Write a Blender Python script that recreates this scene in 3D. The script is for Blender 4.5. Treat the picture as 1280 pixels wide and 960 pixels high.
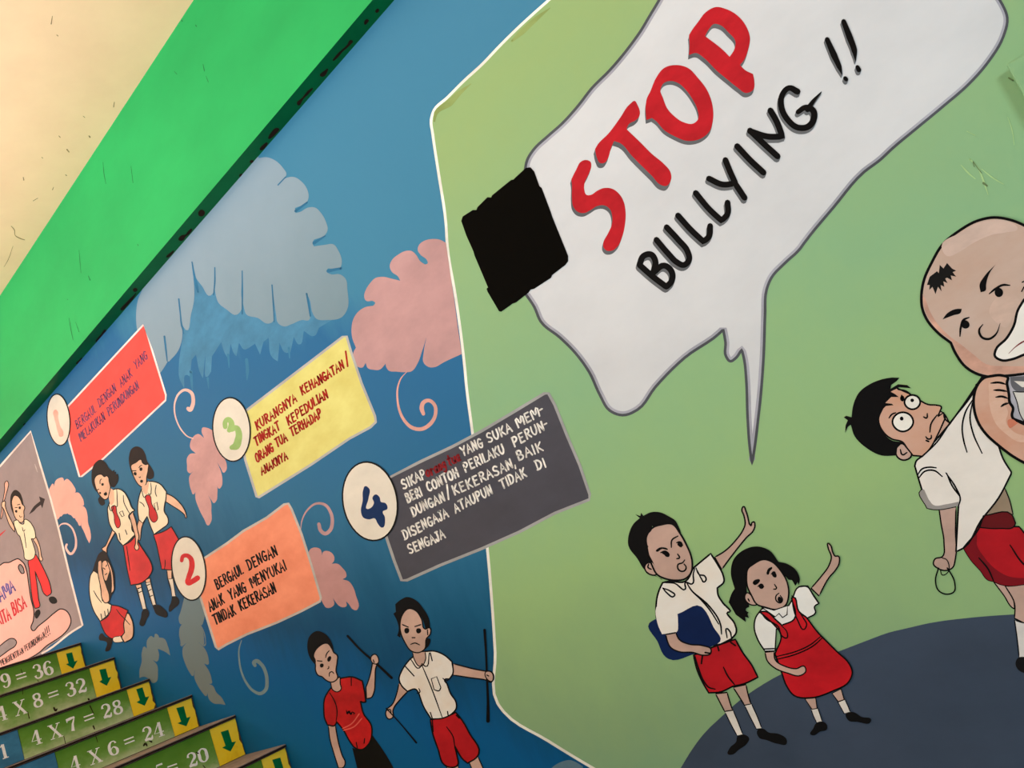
import bpy, math, random
from mathutils import Vector, Matrix
from mathutils.geometry import delaunay_2d_cdt
random.seed(4)
for o in list(bpy.data.objects): bpy.data.objects.remove(o)
SC = bpy.context.scene
COL = SC.collection

# ---------------------------------------------------------------- camera
# metres; x along the mural wall, y into it, z up. The wall face is y = WALL.
WALL, EYE, F = 1.8, 1.5325, 1040.0
CAM = Vector((0.0, 0.0, EYE))
RIGHT = Vector((0.68167409, 0.63889378, -0.3565602))
DOWN = Vector((-0.40104476, -0.08132565, -0.91244136))
FWD = Vector((-0.61195059, 0.76498424, 0.20078742))
cd = bpy.data.cameras.new('camera'); cam = bpy.data.objects.new('camera', cd); COL.objects.link(cam)
m = Matrix.Identity(4)
for i in range(3):
    m[i][0], m[i][1], m[i][2], m[i][3] = RIGHT[i], -DOWN[i], -FWD[i], CAM[i]
cam.matrix_world = m
cd.sensor_width = 36; cd.lens = F / 1280 * 36; cd.clip_start = .02
SC.camera = cam

# ---------------------------------------------------------------- world, lights, exposure
w = bpy.data.worlds.new('world'); SC.world = w; w.use_nodes = True
bg = w.node_tree.nodes['Background']; bg.inputs[0].default_value = (.78, .93, 1, 1); bg.inputs[1].default_value = .27
def area(name, loc, target, size, size_y, power, color):
    l = bpy.data.lights.new(name, 'AREA'); l.shape = 'RECTANGLE'; l.size = size; l.size_y = size_y
    l.energy = power; l.color = color
    o = bpy.data.objects.new(name, l); COL.objects.link(o); o.location = loc
    o.rotation_euler = (Vector(target) - Vector(loc)).to_track_quat('-Z', 'Y').to_euler()
    return o
area('corridor_daylight', (2.6, -2.7, 2.1), (-1.6, 1.8, 1.7), 1.0, .8, 84, (.80, .93, 1))
area('ceiling_fill', (-4.5, -2.6, .4), (-4.4, -2.2, 3.9), 3.6, 1.4, 600, (.95, .97, 1))  # upward fill lamp, added to brighten the ceiling
area('landing_window_daylight', (-7.6, -1.2, 3.0), (-3.6, 1.8, 2.9), 1.6, 1.6, 70, (1, .95, .92))
SC.view_settings.view_transform = 'Standard'; SC.view_settings.look = 'None'
SC.view_settings.gamma = 1; SC.view_settings.use_curve_mapping = False
SC.view_settings.exposure = 0.17

# ---------------------------------------------------------------- materials
def lin(c):
    r = []
    for v in c:
        v /= 255; r.append(v / 12.92 if v <= .04045 else ((v + .055) / 1.055) ** 2.4)
    return (*r, 1)
def nodes(name):
    mt = bpy.data.materials.new(name); mt.use_nodes = True
    nt = mt.node_tree; return mt, nt, nt.nodes['Principled BSDF']
def N(nt, t, **k):
    n = nt.nodes.new(t)
    for a, v in k.items(): setattr(n, a, v)
    return n
def plaster_bump(nt, bs, strength=.17):
    """shared trowelled-plaster relief in world coordinates, so it runs on under every paint"""
    L = nt.links.new
    g = N(nt, 'ShaderNodeNewGeometry')
    n1 = N(nt, 'ShaderNodeTexNoise'); n1.inputs['Scale'].default_value = 2.6; n1.inputs['Detail'].default_value = 3
    n2 = N(nt, 'ShaderNodeTexNoise'); n2.inputs['Scale'].default_value = 55; n2.inputs['Detail'].default_value = 4
    mp = N(nt, 'ShaderNodeMapping'); mp.inputs['Scale'].default_value = (1, 1, .35); mp.inputs['Rotation'].default_value = (0, .5, 0)
    L(g.outputs['Position'], n1.inputs['Vector']); L(g.outputs['Position'], mp.inputs['Vector']); L(mp.outputs[0], n2.inputs['Vector'])
    ma = N(nt, 'ShaderNodeMath', operation='MULTIPLY_ADD'); ma.inputs[1].default_value = .09
    L(n2.outputs['Fac'], ma.inputs[0]); L(n1.outputs['Fac'], ma.inputs[2])
    b = N(nt, 'ShaderNodeBump'); b.inputs['Strength'].default_value = strength; b.inputs['Distance'].default_value = .02
    L(ma.outputs[0], b.inputs['Height']); L(b.outputs[0], bs.inputs['Normal'])
    return g
_mats = {}
def paint(c, var=.10, scale=5, rough=.62, c2=None):
    """emulsion paint of one colour with brushy unevenness (c2: the second tone it wanders to)"""
    key = (tuple(c), var, scale, rough, c2)
    if key in _mats: return _mats[key]
    mt, nt, bs = nodes('paint_%d_%d_%d' % tuple(c)); L = nt.links.new
    g = plaster_bump(nt, bs)
    mp = N(nt, 'ShaderNodeMapping'); mp.inputs['Scale'].default_value = (1, 1, 1.8); mp.inputs['Rotation'].default_value = (0, .35, 0)
    n = N(nt, 'ShaderNodeTexNoise'); n.inputs['Scale'].default_value = scale; n.inputs['Detail'].default_value = 5; n.inputs['Roughness'].default_value = .62
    L(g.outputs['Position'], mp.inputs['Vector']); L(mp.outputs[0], n.inputs['Vector'])
    cr = N(nt, 'ShaderNodeValToRGB'); cr.color_ramp.elements[0].position = .33; cr.color_ramp.elements[1].position = .67
    if c2 is None:
        a = [max(0, v * (1 - var)) for v in c]; b = [min(255, v * (1 + var * .6)) for v in c]
    else: a, b = c2, c
    cr.color_ramp.elements[0].color = lin(a); cr.color_ramp.elements[1].color = lin(b)
    L(n.outputs['Fac'], cr.inputs[0]); L(cr.outputs[0], bs.inputs['Base Color'])
    bs.inputs['Roughness'].default_value = rough; bs.inputs['Specular IOR Level'].default_value = .08
    _mats[key] = mt; return mt
def ramp_mat(name, stops, kx, kz, k0, noise, nscale, stretch, rough=.6, own=False):
    """paint blended by hand from tone to tone along kx*x + kz*z + k0, with streaky brush edges"""
    mt, nt, bs = nodes(name); L = nt.links.new
    g = plaster_bump(nt, bs)
    sep = N(nt, 'ShaderNodeSeparateXYZ')
    if own: tc_ = N(nt, 'ShaderNodeTexCoord'); L(tc_.outputs['Generated'], sep.inputs[0])
    else: L(g.outputs['Position'], sep.inputs[0])
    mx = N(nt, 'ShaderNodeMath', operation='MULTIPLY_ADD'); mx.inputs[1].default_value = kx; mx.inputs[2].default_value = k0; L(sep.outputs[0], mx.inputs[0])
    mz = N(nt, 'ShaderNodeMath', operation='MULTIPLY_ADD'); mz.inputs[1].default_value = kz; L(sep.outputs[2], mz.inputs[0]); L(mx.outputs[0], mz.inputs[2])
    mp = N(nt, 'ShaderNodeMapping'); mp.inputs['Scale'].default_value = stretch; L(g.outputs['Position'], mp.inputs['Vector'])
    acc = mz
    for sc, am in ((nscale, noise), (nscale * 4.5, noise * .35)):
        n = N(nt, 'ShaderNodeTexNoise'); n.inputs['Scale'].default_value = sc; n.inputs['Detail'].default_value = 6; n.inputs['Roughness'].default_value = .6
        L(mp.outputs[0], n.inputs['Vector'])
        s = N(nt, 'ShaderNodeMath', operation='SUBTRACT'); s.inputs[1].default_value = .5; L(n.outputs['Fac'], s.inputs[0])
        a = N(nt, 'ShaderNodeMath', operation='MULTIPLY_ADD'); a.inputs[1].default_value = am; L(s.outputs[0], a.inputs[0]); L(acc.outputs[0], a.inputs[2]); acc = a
    cr = N(nt, 'ShaderNodeValToRGB'); e = cr.color_ramp.elements
    e[0].position, e[0].color = stops[0][0], lin(stops[0][1]); e[1].position, e[1].color = stops[-1][0], lin(stops[-1][1])
    for p_, c_ in stops[1:-1]: x = e.new(p_); x.color = lin(c_)
    L(acc.outputs[0], cr.inputs[0]); L(cr.outputs[0], bs.inputs['Base Color'])
    bs.inputs['Roughness'].default_value = rough; bs.inputs['Specular IOR Level'].default_value = .08
    return mt

# ---------------------------------------------------------------- tracing helpers
def ray(u, v): return RIGHT * (u - 640) + DOWN * (v - 480) + FWD * F
def hit(u, v, axis='y', val=WALL):
    """the point of a real plane (wall, riser, beam soffit) that a traced outline point lies on"""
    d = ray(u, v); i = 'xyz'.index(axis); t = (val - CAM[i]) / d[i]
    return CAM + d * t
_ctx = [0, 0, 1]
def c(x, y, s): _ctx[:] = [x, y, s]
def P(s):
    """'x,y x,y! ...' -> [(u, v, corner, width)], @x,y,s switches the tracing sheet, :w gives a stroke width"""
    out = []
    for tk in s.split():
        if tk[0] == '@': c(*[float(q) for q in tk[1:].split(',')]); continue
        cor = tk.endswith('!'); tk = tk.rstrip('!'); wd = None
        if ':' in tk: tk, wd = tk.split(':'); wd = float(wd)
        x, y = tk.split(',')
        out.append((_ctx[0] + float(x) / _ctx[2], _ctx[1] + float(y) / _ctx[2], cor, wd))
    return out
def smooth(pts, closed, n=5):
    """Hermite curve through the points, sharp at corners; carries widths"""
    m_ = len(pts); out = []
    if m_ < 3 and not closed: return [(p[0], p[1], p[3]) for p in pts]
    segs = m_ if closed else m_ - 1
    def tan(i, side, L_):
        p = pts[i % m_]
        if p[2] or (not closed and (i == 0 or i == m_ - 1)):
            q = pts[(i + side) % m_]; dx, dy = (q[0] - p[0]) * side, (q[1] - p[1]) * side
        else:
            a, b = pts[(i - 1) % m_], pts[(i + 1) % m_]
            la = math.hypot(p[0]-a[0], p[1]-a[1]) + 1e-6; lb = math.hypot(b[0]-p[0], b[1]-p[1]) + 1e-6
            dx = (p[0]-a[0]) / la / la + (b[0]-p[0]) / lb / lb; dy = (p[1]-a[1]) / la / la + (b[1]-p[1]) / lb / lb
        l = math.hypot(dx, dy) + 1e-9; return dx / l * L_, dy / l * L_
    for i in range(segs):
        a, b = pts[i], pts[(i + 1) % m_]; L_ = math.hypot(b[0]-a[0], b[1]-a[1])
        wa = a[3]; wb = b[3]
        if L_ < .01: continue
        t0, t1 = tan(i, 1, L_), tan((i + 1) % m_ if closed else i + 1, -1, L_)
        k = n if L_ > 2.5 else 2
        if a[2] and b[2]: k = 1
        for j in range(k):
            t = j / k; t2, t3 = t*t, t*t*t
            h00, h10, h01, h11 = 2*t3-3*t2+1, t3-2*t2+t, -2*t3+3*t2, t3-t2
            x = h00*a[0]+h10*t0[0]+h01*b[0]+h11*t1[0]; y = h00*a[1]+h10*t0[1]+h01*b[1]+h11*t1[1]
            wd = None if wa is None or wb is None else wa + (wb - wa) * t
            out.append((x, y, wd))
    if not closed: out.append((pts[-1][0], pts[-1][1], pts[-1][3]))
    return out
def ribbon(pl, wd, taper=1.0, closed=False, cap=True, off=0.0):
    """stroke a polyline (pixels on the sheet) -> list of polygons"""
    n = len(pl); polys = []
    if n < 2: return polys
    Ls, Rs = [], []
    for i in range(n):
        a = pl[(i-1) % n] if (closed or i > 0) else pl[i]; b = pl[(i+1) % n] if (closed or i < n-1) else pl[i]
        dx, dy = b[0]-a[0], b[1]-a[1]; l = math.hypot(dx, dy) + 1e-9; nx, ny = -dy/l, dx/l
        t = i / (n-1) if n > 1 else 0
        ww = (pl[i][2] if pl[i][2] is not None else wd)
        if not closed and taper < 1: ww *= taper + (1-taper) * min(1, 4*t, 4*(1-t)) if n > 3 else 1
        h = ww / 2
        Ls.append((pl[i][0]+nx*(h+off), pl[i][1]+ny*(h+off))); Rs.append((pl[i][0]-nx*(h-off), pl[i][1]-ny*(h-off)))
    m_ = n if closed else n-1
    for i in range(m_):
        j = (i+1) % n; polys.append([Ls[i], Ls[j], Rs[j], Rs[i]])
    if cap and not closed:
        for q in (0, n-1):
            r = math.hypot(Ls[q][0]-Rs[q][0], Ls[q][1]-Rs[q][1]) / 2; cx, cy = (Ls[q][0]+Rs[q][0])/2, (Ls[q][1]+Rs[q][1])/2
            if r > .45: polys.append([(cx+r*math.cos(k*math.pi/4), cy+r*math.sin(k*math.pi/4)) for k in range(8)])
    return polys
def winding(x, y, l):
    wn = 0
    for i in range(len(l)):
        x0, y0, x1, y1 = l[i][0], l[i][1], l[(i+1) % len(l)][0], l[(i+1) % len(l)][1]
        if y0 <= y < y1 or y1 <= y < y0:
            if x0 + (y-y0)/(y1-y0)*(x1-x0) > x: wn += 1 if y1 > y0 else -1
    return wn
def tess(loops):
    vs = []; es = []
    for l in loops:
        b = len(vs); vs += [Vector((p[0], p[1])) for p in l]; es += [(b+i, b+(i+1) % len(l)) for i in range(len(l))]
    ov, _, of = delaunay_2d_cdt(vs, es, [], 0, 1e-4)[:3]
    out = []
    for f in of:
        x = sum(ov[i].x for i in f)/len(f); y = sum(ov[i].y for i in f)/len(f)
        if winding(x, y, loops[0]) and not any(winding(x, y, h) for h in loops[1:]): out.append([(ov[i].x, ov[i].y) for i in f])
    return out

def union(polys):
    """merge overlapping polygons into one flat coat"""
    if len(polys) < 2: return polys
    vs, fs = [], []
    for p in polys:
        for t in ([p[0], p[1], p[2]], [p[0], p[2], p[3]]) if len(p) == 4 else [p]:
            ar = sum(t[i][0]*t[(i+1) % len(t)][1] - t[(i+1) % len(t)][0]*t[i][1] for i in range(len(t)))
            if abs(ar) < 1e-5: continue
            b = len(vs); vs += [Vector((q[0], q[1])) for q in (t if ar > 0 else t[::-1])]; fs.append(list(range(b, b+len(t))))
    r = delaunay_2d_cdt(vs, [], fs, 0, 1e-3)
    out = []
    for f, og in zip(r[2], r[5]):
        if not og: continue
        x = sum(r[0][i].x for i in f)/len(f); y = sum(r[0][i].y for i in f)/len(f)
        if any(winding(x, y, [vs[i] for i in fs[k]]) for k in og): out.append([(r[0][i].x, r[0][i].y) for i in f])
    return out
def base_of(o):
    v = Vector((0, 0, 0))
    while o: v = v + o.location; o = o.parent
    return v
def link_mesh(name, verts, faces, mat, parent=None, origin=None):
    me = bpy.data.meshes.new(name); org = origin or base_of(parent)
    me.from_pydata([tuple(Vector(v) - org) for v in verts], [], faces); me.update()
    me.materials.append(mat)
    o = bpy.data.objects.new(name, me); COL.objects.link(o)
    if parent: o.parent = parent
    else: o.location = org if origin else (0, 0, 0)
    return o
def empty(name, loc, label, cat, group=None, kind=None):
    o = bpy.data.objects.new(name, None); COL.objects.link(o); o.location = loc; o.empty_display_size = .1
    if kind: o['kind'] = kind
    else:
        o['label'] = label; o['category'] = cat
        if group: o['group'] = group
    return o
def box(name, x0, x1, y0, y1, z0, z1, mat, parent=None, origin=None, bevel=0):
    v = [(x, y, z) for x in (x0, x1) for y in (y0, y1) for z in (z0, z1)]
    f = [(0, 1, 3, 2), (4, 6, 7, 5), (0, 4, 5, 1), (2, 3, 7, 6), (0, 2, 6, 4), (1, 5, 7, 3)]
    o = link_mesh(name, v, f, mat, parent, origin)
    if bevel:
        b = o.modifiers.new('bevel', 'BEVEL'); b.width = bevel; b.segments = 2
    return o

LIFT = .00004
INKC = (5, 5, 6)
class Art:
    """one painted motif: an Empty on its plane whose children are its coats of paint"""
    def __init__(s, name, label, cat, base, at, group=None, axis='y', val=WALL, root=None, sign=-1):
        s.k = base; s.axis, s.val, s.sign = axis, val, sign
        p = hit(*at, axis, val); s.org = p if root is None else root.location.copy()
        s.root = root or empty(name, p, label, cat, group)
        s.inkp = []
        s.inkw = 1.2
    def put(s, name, polys, color, parent=None, label=None, inks=None, **kw):
        s.k += 1; vs, fs = [], []
        polys = union(polys) if name in ('letter_shadow', 'letter', 'numeral', 'tendril', 'outline', 'inner_shade') else polys; ni = len(polys)
        if inks: polys = polys + inks
        val = s.val + s.sign * LIFT * s.k
        for pi, pl in enumerate(polys):
            i0 = len(vs)
            if pi == ni: val += s.sign * LIFT * .5
            for p in pl:
                q = hit(p[0], p[1], s.axis, val)
                if s.axis == 'y' and s.val == WALL: q.z = min(q.z, ZBEAM+.005)
                vs.append(q)
            f = list(range(i0, i0 + len(pl)))
            a, b, d = vs[f[0]], vs[f[1]], vs[f[2]]
            nrm = (b - a).cross(d - a); i = 'xyz'.index(s.axis)
            if nrm[i] * s.sign < 0: f.reverse()
            fs.append(f)
        mat = color if not isinstance(color, tuple) else paint(color, **kw)
        o = link_mesh(name, vs, fs, mat, parent or s.root)
        if inks:
            o.data.materials.append(paint(INKC))
            for pi in range(ni, len(polys)): o.data.polygons[pi].material_index = 1
        if label: o['label'] = label
        return o
    def fill(s, name, pts, color, ink=0, holes=(), label=None, **kw):
        lo = [smooth(P(pts), True)] + [smooth(P(h), True) for h in holes]
        ks = []
        if ink:
            for l in lo: ks += ribbon(l, ink * 1.35, closed=True)
        return s.put(name, tess(lo), color, label=label, inks=ks, **kw)
    def stroke(s, name, strs, wd, color, taper=1.0, closed=False, label=None, off=0.0, **kw):
        ps = []
        for q in ([strs] if isinstance(strs, str) else strs):
            ps += ribbon(smooth(P(q), closed), wd, taper, closed, off=off)
        return s.put(name, ps, color, label=label, **kw)
    def ink(s, strs, wd=1.2, taper=.7, closed=False):
        wd *= 1.4
        for q in ([strs] if isinstance(strs, str) else strs):
            s.inkp += ribbon(smooth(P(q), closed), wd, taper, closed)
    def blob(s, strs):
        for q in ([strs] if isinstance(strs, str) else strs): s.inkp += tess([smooth(P(q), True)])
    def flush(s, name='ink_outline', color=(5, 5, 6)):
        if s.inkp: s.put(name, s.inkp, color)['kind'] = 'stuff'
        s.inkp = []
def ell(cx, cy, rx, ry, deg, n=40):
    a = math.radians(deg); o = []
    for k in range(n):
        t = 2*math.pi*k/n; x, y = rx*math.cos(t), ry*math.sin(t)
        o.append((_ctx[0]+(cx+x*math.cos(a)-y*math.sin(a))/_ctx[2], _ctx[1]+(cy+x*math.sin(a)+y*math.cos(a))/_ctx[2], None))
    return o

# handwriting: strokes on a unit cell, y up
G = {
'A': ['0,0 .48,1 1,-.02', '.2,.36 .84,.36'], 'B': ['.1,0 .1,1', '.1,1 .65,.95 .75,.76 .55,.56 .1,.52', '.1,.52 .7,.48 .9,.26 .65,.02 .1,0'],
'C': ['.9,.82 .6,1 .25,.85 .1,.5 .25,.12 .6,0 .92,.16'], 'D': ['.12,0 .12,1', '.0,1 .5,.97 .88,.7 .85,.3 .5,.03 .0,0'],
'E': ['.14,0 .14,1', '.14,1 .85,.98', '.14,.53 .7,.53', '.14,0 .88,0'], 'G': ['.88,.85 .55,1 .2,.8 .08,.45 .25,.1 .6,0 .88,.2 .88,.45', '.55,.45 .98,.45'],
'H': ['.12,0 .12,1', '.88,0 .88,1', '.12,.5 .88,.52'], 'I': ['.5,0 .5,1'], 'J': ['.7,1 .7,.25 .5,0 .2,.05 .08,.25', '.4,1 .95,1'],
'K': ['.14,0 .14,1', '.9,1 .16,.45', '.3,.55 .95,0'], 'L': ['.15,1 .15,0 .9,.05'], 'M': ['.02,0 .15,1 .5,.35 .85,1 .98,0'],
'N': ['.1,0 .12,1', '.12,1 .86,.02', '.86,.02 .9,1'], 'O': ['.5,1 .15,.8 .06,.45 .25,.06 .55,0 .88,.25 .9,.65 .7,.95 .5,1'],
'P': ['.14,0 .14,1', '.1,1 .7,.97 .9,.74 .65,.5 .14,.44'], 'R': ['.14,0 .14,1', '.1,1 .7,.97 .85,.76 .6,.55 .14,.5', '.4,.5 .95,0'],
'S': ['.88,.85 .55,1 .18,.86 .2,.6 .7,.42 .88,.2 .55,0 .08,.1'], 'T': ['.5,0 .5,1', '.0,.98 1,1'], 'U': ['.1,1 .12,.25 .45,0 .8,.2 .9,1'],
'Y': ['.0,1 .5,.5', '1,1 .5,.5 .45,0'], '-': ['.1,.5 .9,.5'], '/': ['.1,-.25 .9,1.25'], ',': ['.6,.1 .3,-.25'], '!': ['.55,1.1 .5,.35', '.5,.1 .5,.0'],
'o': ['.5,.62 .12,.5 .12,.12 .5,0 .85,.2 .8,.55 .5,.62'], 'r': ['.2,.62 .25,0', '.25,.4 .55,.62 .85,.5'], 'a': ['.8,.6 .3,.6 .1,.25 .4,0 .8,.3', '.82,.62 .8,.1 .98,.0'],
'n': ['.15,.6 .2,0', '.2,.4 .6,.62 .8,.4 .85,0'], 'g': ['.8,.6 .3,.6 .1,.3 .4,.08 .8,.3', '.82,.6 .8,-.2 .45,-.4 .1,-.25'], 't': ['.5,1 .45,.1 .75,.0', '.1,.68 .9,.7'], 'u': ['.12,.6 .15,.1 .45,0 .8,.25', '.85,.62 .82,.1 1,.0'],
}
NARROW = {'I': .45, '-': .55, '/': .6, ',': .35, '!': .4, ' ': .55, 'M': 1.25, 'J': .8, 'L': .85}
rj = random.Random(9)
def word(txt, a, b, up, wd, jit=.05):
    """write txt from a to b on the current sheet; up = vector of the capitals' height"""
    a = (_ctx[0]+a[0]/_ctx[2], _ctx[1]+a[1]/_ctx[2]); b = (_ctx[0]+b[0]/_ctx[2], _ctx[1]+b[1]/_ctx[2]); up = (up[0]/_ctx[2], up[1]/_ctx[2])
    tot = sum(NARROW.get(q, 1) for q in txt); t = 0; ps = []; dx, dy = b[0]-a[0], b[1]-a[1]
    for q in txt:
        adv = NARROW.get(q, 1) / tot; x0 = t + adv*.1; x1 = t + adv*.86; t += adv
        oy = rj.uniform(-jit, jit)
        for st in G.get(q, []):
            pts = []
            for tk in st.split():
                x, y = [float(k) for k in tk.split(',')]; xx = x0+(x1-x0)*x; y = y+oy
                pts.append((a[0]+dx*xx+up[0]*y, a[1]+dy*xx+up[1]*y, len(st.split()) < 4, None))
            ps += ribbon(smooth(pts, False, 3), wd*rj.uniform(.88, 1.12))
    return ps
# ================================================================= THE STAIRWELL
ZBEAM, YFACE = EYE + .944*WALL, .963*WALL           # beam soffit height, beam face
ZCEIL = EYE + 1.359*YFACE
STEPX = [-(2.667*WALL)]                              # riser faces measured top step first
_mx = [2.667, 2.469, 2.295, 2.094, 1.919, 1.747]; _mz = [.250, .166, .073, -.005, -.083, -.174]
STEPX = [-v*WALL for v in _mx]; STEPZ = [EYE + v*WALL for v in _mz]
while len(STEPX) < 13: STEPX.append(STEPX[-1] + .331); STEPZ.append(max(.1525, STEPZ[-1] - .152))
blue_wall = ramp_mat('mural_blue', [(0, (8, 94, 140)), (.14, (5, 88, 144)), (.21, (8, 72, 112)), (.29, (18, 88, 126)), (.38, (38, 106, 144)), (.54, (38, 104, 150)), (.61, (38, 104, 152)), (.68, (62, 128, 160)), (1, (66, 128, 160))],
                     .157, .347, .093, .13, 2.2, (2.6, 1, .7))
XL, XR = -8.6, 3.2
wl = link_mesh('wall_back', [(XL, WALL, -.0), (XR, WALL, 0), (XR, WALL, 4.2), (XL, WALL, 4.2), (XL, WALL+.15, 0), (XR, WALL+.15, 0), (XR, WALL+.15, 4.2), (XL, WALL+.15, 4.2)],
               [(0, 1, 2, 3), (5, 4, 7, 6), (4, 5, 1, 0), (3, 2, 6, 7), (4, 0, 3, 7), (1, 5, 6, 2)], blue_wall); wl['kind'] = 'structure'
cream = paint((255, 210, 170), .03, 3, .7)
ce = box('ceiling', XL, XR, -2.2, WALL, ZCEIL, ZCEIL+.15, cream); ce['kind'] = 'structure'
grn = paint((46, 172, 94), .05, 1.6, .6); grn_shade = paint((0, 92, 48), .08, 6, .5)
# beam: bright face; the soffit's shade is painted in as a darker green
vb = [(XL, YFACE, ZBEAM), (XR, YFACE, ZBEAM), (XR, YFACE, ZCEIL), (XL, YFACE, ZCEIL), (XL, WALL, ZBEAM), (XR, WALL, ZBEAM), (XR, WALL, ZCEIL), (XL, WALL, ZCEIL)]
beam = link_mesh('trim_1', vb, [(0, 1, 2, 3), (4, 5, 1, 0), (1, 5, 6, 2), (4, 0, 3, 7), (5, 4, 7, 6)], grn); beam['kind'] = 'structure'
beam.data.materials.append(grn_shade); beam.data.polygons[1].material_index = 1
chipm = paint((38, 22, 14), .2, 30, .9)
ch = random.Random(3)
for s in ["469,14 473,11 474,13 470,16", "455,29 458,24 461,25 459,29 456,31", "418,72 423,66 434,56 438,50 441,51 437,57 428,65 420,74 416,76", "400,95 406,88 410,86 409,90 404,96",
          "371,130 378,122 388,111 391,110 388,115 379,124 373,132", "336,174 340,164 345,160 349,161 346,166 340,172", "325,188 330,180 334,178 332,184", "312,202 315,200 317,201 314,204", "299,219 302,217 304,218 301,222",
          "248,265 252,262 256,265 254,270 249,270", "223,300 227,294 232,293 235,289 240,286 238,291 232,296 228,301", "208,322 214,315 217,313 214,319", "166,362 170,360 172,362 168,365", "151,388 158,378 168,368 170,366 168,371 158,383 153,388",
          "120,428 126,418 132,412 133,414 127,422 122,428", "29,531 31,529 33,530 31,533", "95,455 99,450 103,447 101,452"]:
    c(0, 0, 1); pl = smooth(P(s), True, 3)
    vs = [hit(p[0], p[1], 'z', ZBEAM - .0006) for p in pl]; vs = [Vector((v.x, min(v.y, WALL-.0005), v.z)) for v in vs]
    link_mesh('paint_chip', vs, [tuple(range(len(vs)))], chipm, beam)
sm = paint((158, 118, 84), .2, 30)
def scuffs(host, axis, val, mat, strs):
    a = Art('', '', '', 3, (0, 0), axis=axis, val=val, root=host)
    for q in strs: a.stroke('scuff', q, 1, mat)
scuffs(ce, 'z', ZCEIL, sm, ["@0,0,4 335,748:1.6 345,760:1.2", "116,885:.8 119,900:1.4", "295,680:1 301,687:1", "445,680:1.2 450,686:1.6", "284,175:1 290,180:1", "415,580:.6 425,588:.8", "208,785:.6 214,792:.9", "262,80:.6 256,120:1.2", "572,510:.7 568,535:1", "268,935:.6 262,950:.9", "328,874:1 333,878:1", "@0,240,4 55,170:.6 72,190:1 75,215:.7 100,232:1.2 125,240:.7", "190,30:.5 165,45:.7", "65,270:.4 40,340:.6 20,375:.4"])
scuffs(beam, 'y', YFACE, paint((34, 120, 66), .2, 30), ["@0,0,4 1015,320:.8 1022,355:1.2", "1030,380:.6 1042,412:.9", "978,125:1 982,132:1.4", "515,810:.5 520,870:.9 530,920:.5", "655,830:.5 665,915:.8", "908,100:1 911,106:1.4", "870,355:.5 885,372:.8", "@0,240,4 395,290:.5 400,350:.7 405,405:.5", "442,420:1 450,440:1.4", "335,535:.8 340,540:.8", "688,262:1 691,268:1.2", "345,630:.5 355,690:.8 365,740:.5", "378,650:.5 395,700:.7"])
# unseen block added right of the frame to keep light off the beam
lt = box('shade_block', .15, .45, -2.2, YFACE, 2.85, ZCEIL, cream); lt['kind'] = 'structure'
# window wall at the far end of the landing
conc = paint((186, 184, 182), .06, 4, .8)
lw = [box('wall_left', XL-.16, XL-.01, -2.2, WALL, 0, 4.1, cream)]
for o in lw: o['kind'] = 'structure'
fl = box('floor', -.9, XR, -2.2, WALL, -.12, 0, conc); fl['kind'] = 'structure'
# green pilaster on the mural wall, right of the bubble
gp = paint((132, 174, 128), .05, 4, .6)
pz = hit(1257, 80, 'y', WALL-.045); pil = box('trim_2', pz.x, pz.x+.5, WALL-.045, WALL, .0, pz.z, gp, bevel=.004); pil['kind'] = 'structure'

# ---- staircase: each step a part, its painted panels and marks sub-parts
stone = paint((90, 74, 62), .2, 20, .75); slabe = paint((142, 130, 122), .12, 30, .6)  # step body darkened so the gap by the wall reads as shadow
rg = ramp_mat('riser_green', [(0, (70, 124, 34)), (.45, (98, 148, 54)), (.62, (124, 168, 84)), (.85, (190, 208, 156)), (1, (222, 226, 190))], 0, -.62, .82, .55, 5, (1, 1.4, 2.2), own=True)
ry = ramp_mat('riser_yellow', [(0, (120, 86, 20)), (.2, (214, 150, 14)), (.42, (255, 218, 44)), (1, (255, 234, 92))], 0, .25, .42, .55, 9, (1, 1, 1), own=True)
rb = paint((62, 124, 160), .12, 12); tx = paint((248, 252, 248), .04, 60, .6); arr = paint((0, 112, 66), .06, 20)
stairs = empty('staircase', (STEPX[0], WALL, 0), 'concrete staircase with green and yellow risers painted with the four times table', 'staircase')
def slab(name, quad_px, X, th, mat, parent):
    """a thin painted panel on a riser; corners traced on the riser plane"""
    p = [hit(u, v, 'x', X) for u, v in quad_px]
    for q in p: q.y = min(q.y, WALL-.003)
    vs = p + [q - Vector((th, 0, 0)) for q in p]; n = len(p)
    fs = [tuple(range(n))] + [(i, n+i, n+(i+1) % n, (i+1) % n) for i in range(n)]
    return link_mesh(name, vs, fs, mat, parent)
S6 = (0, 780, 5.333); S7 = (200, 780, 5.333)
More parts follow.
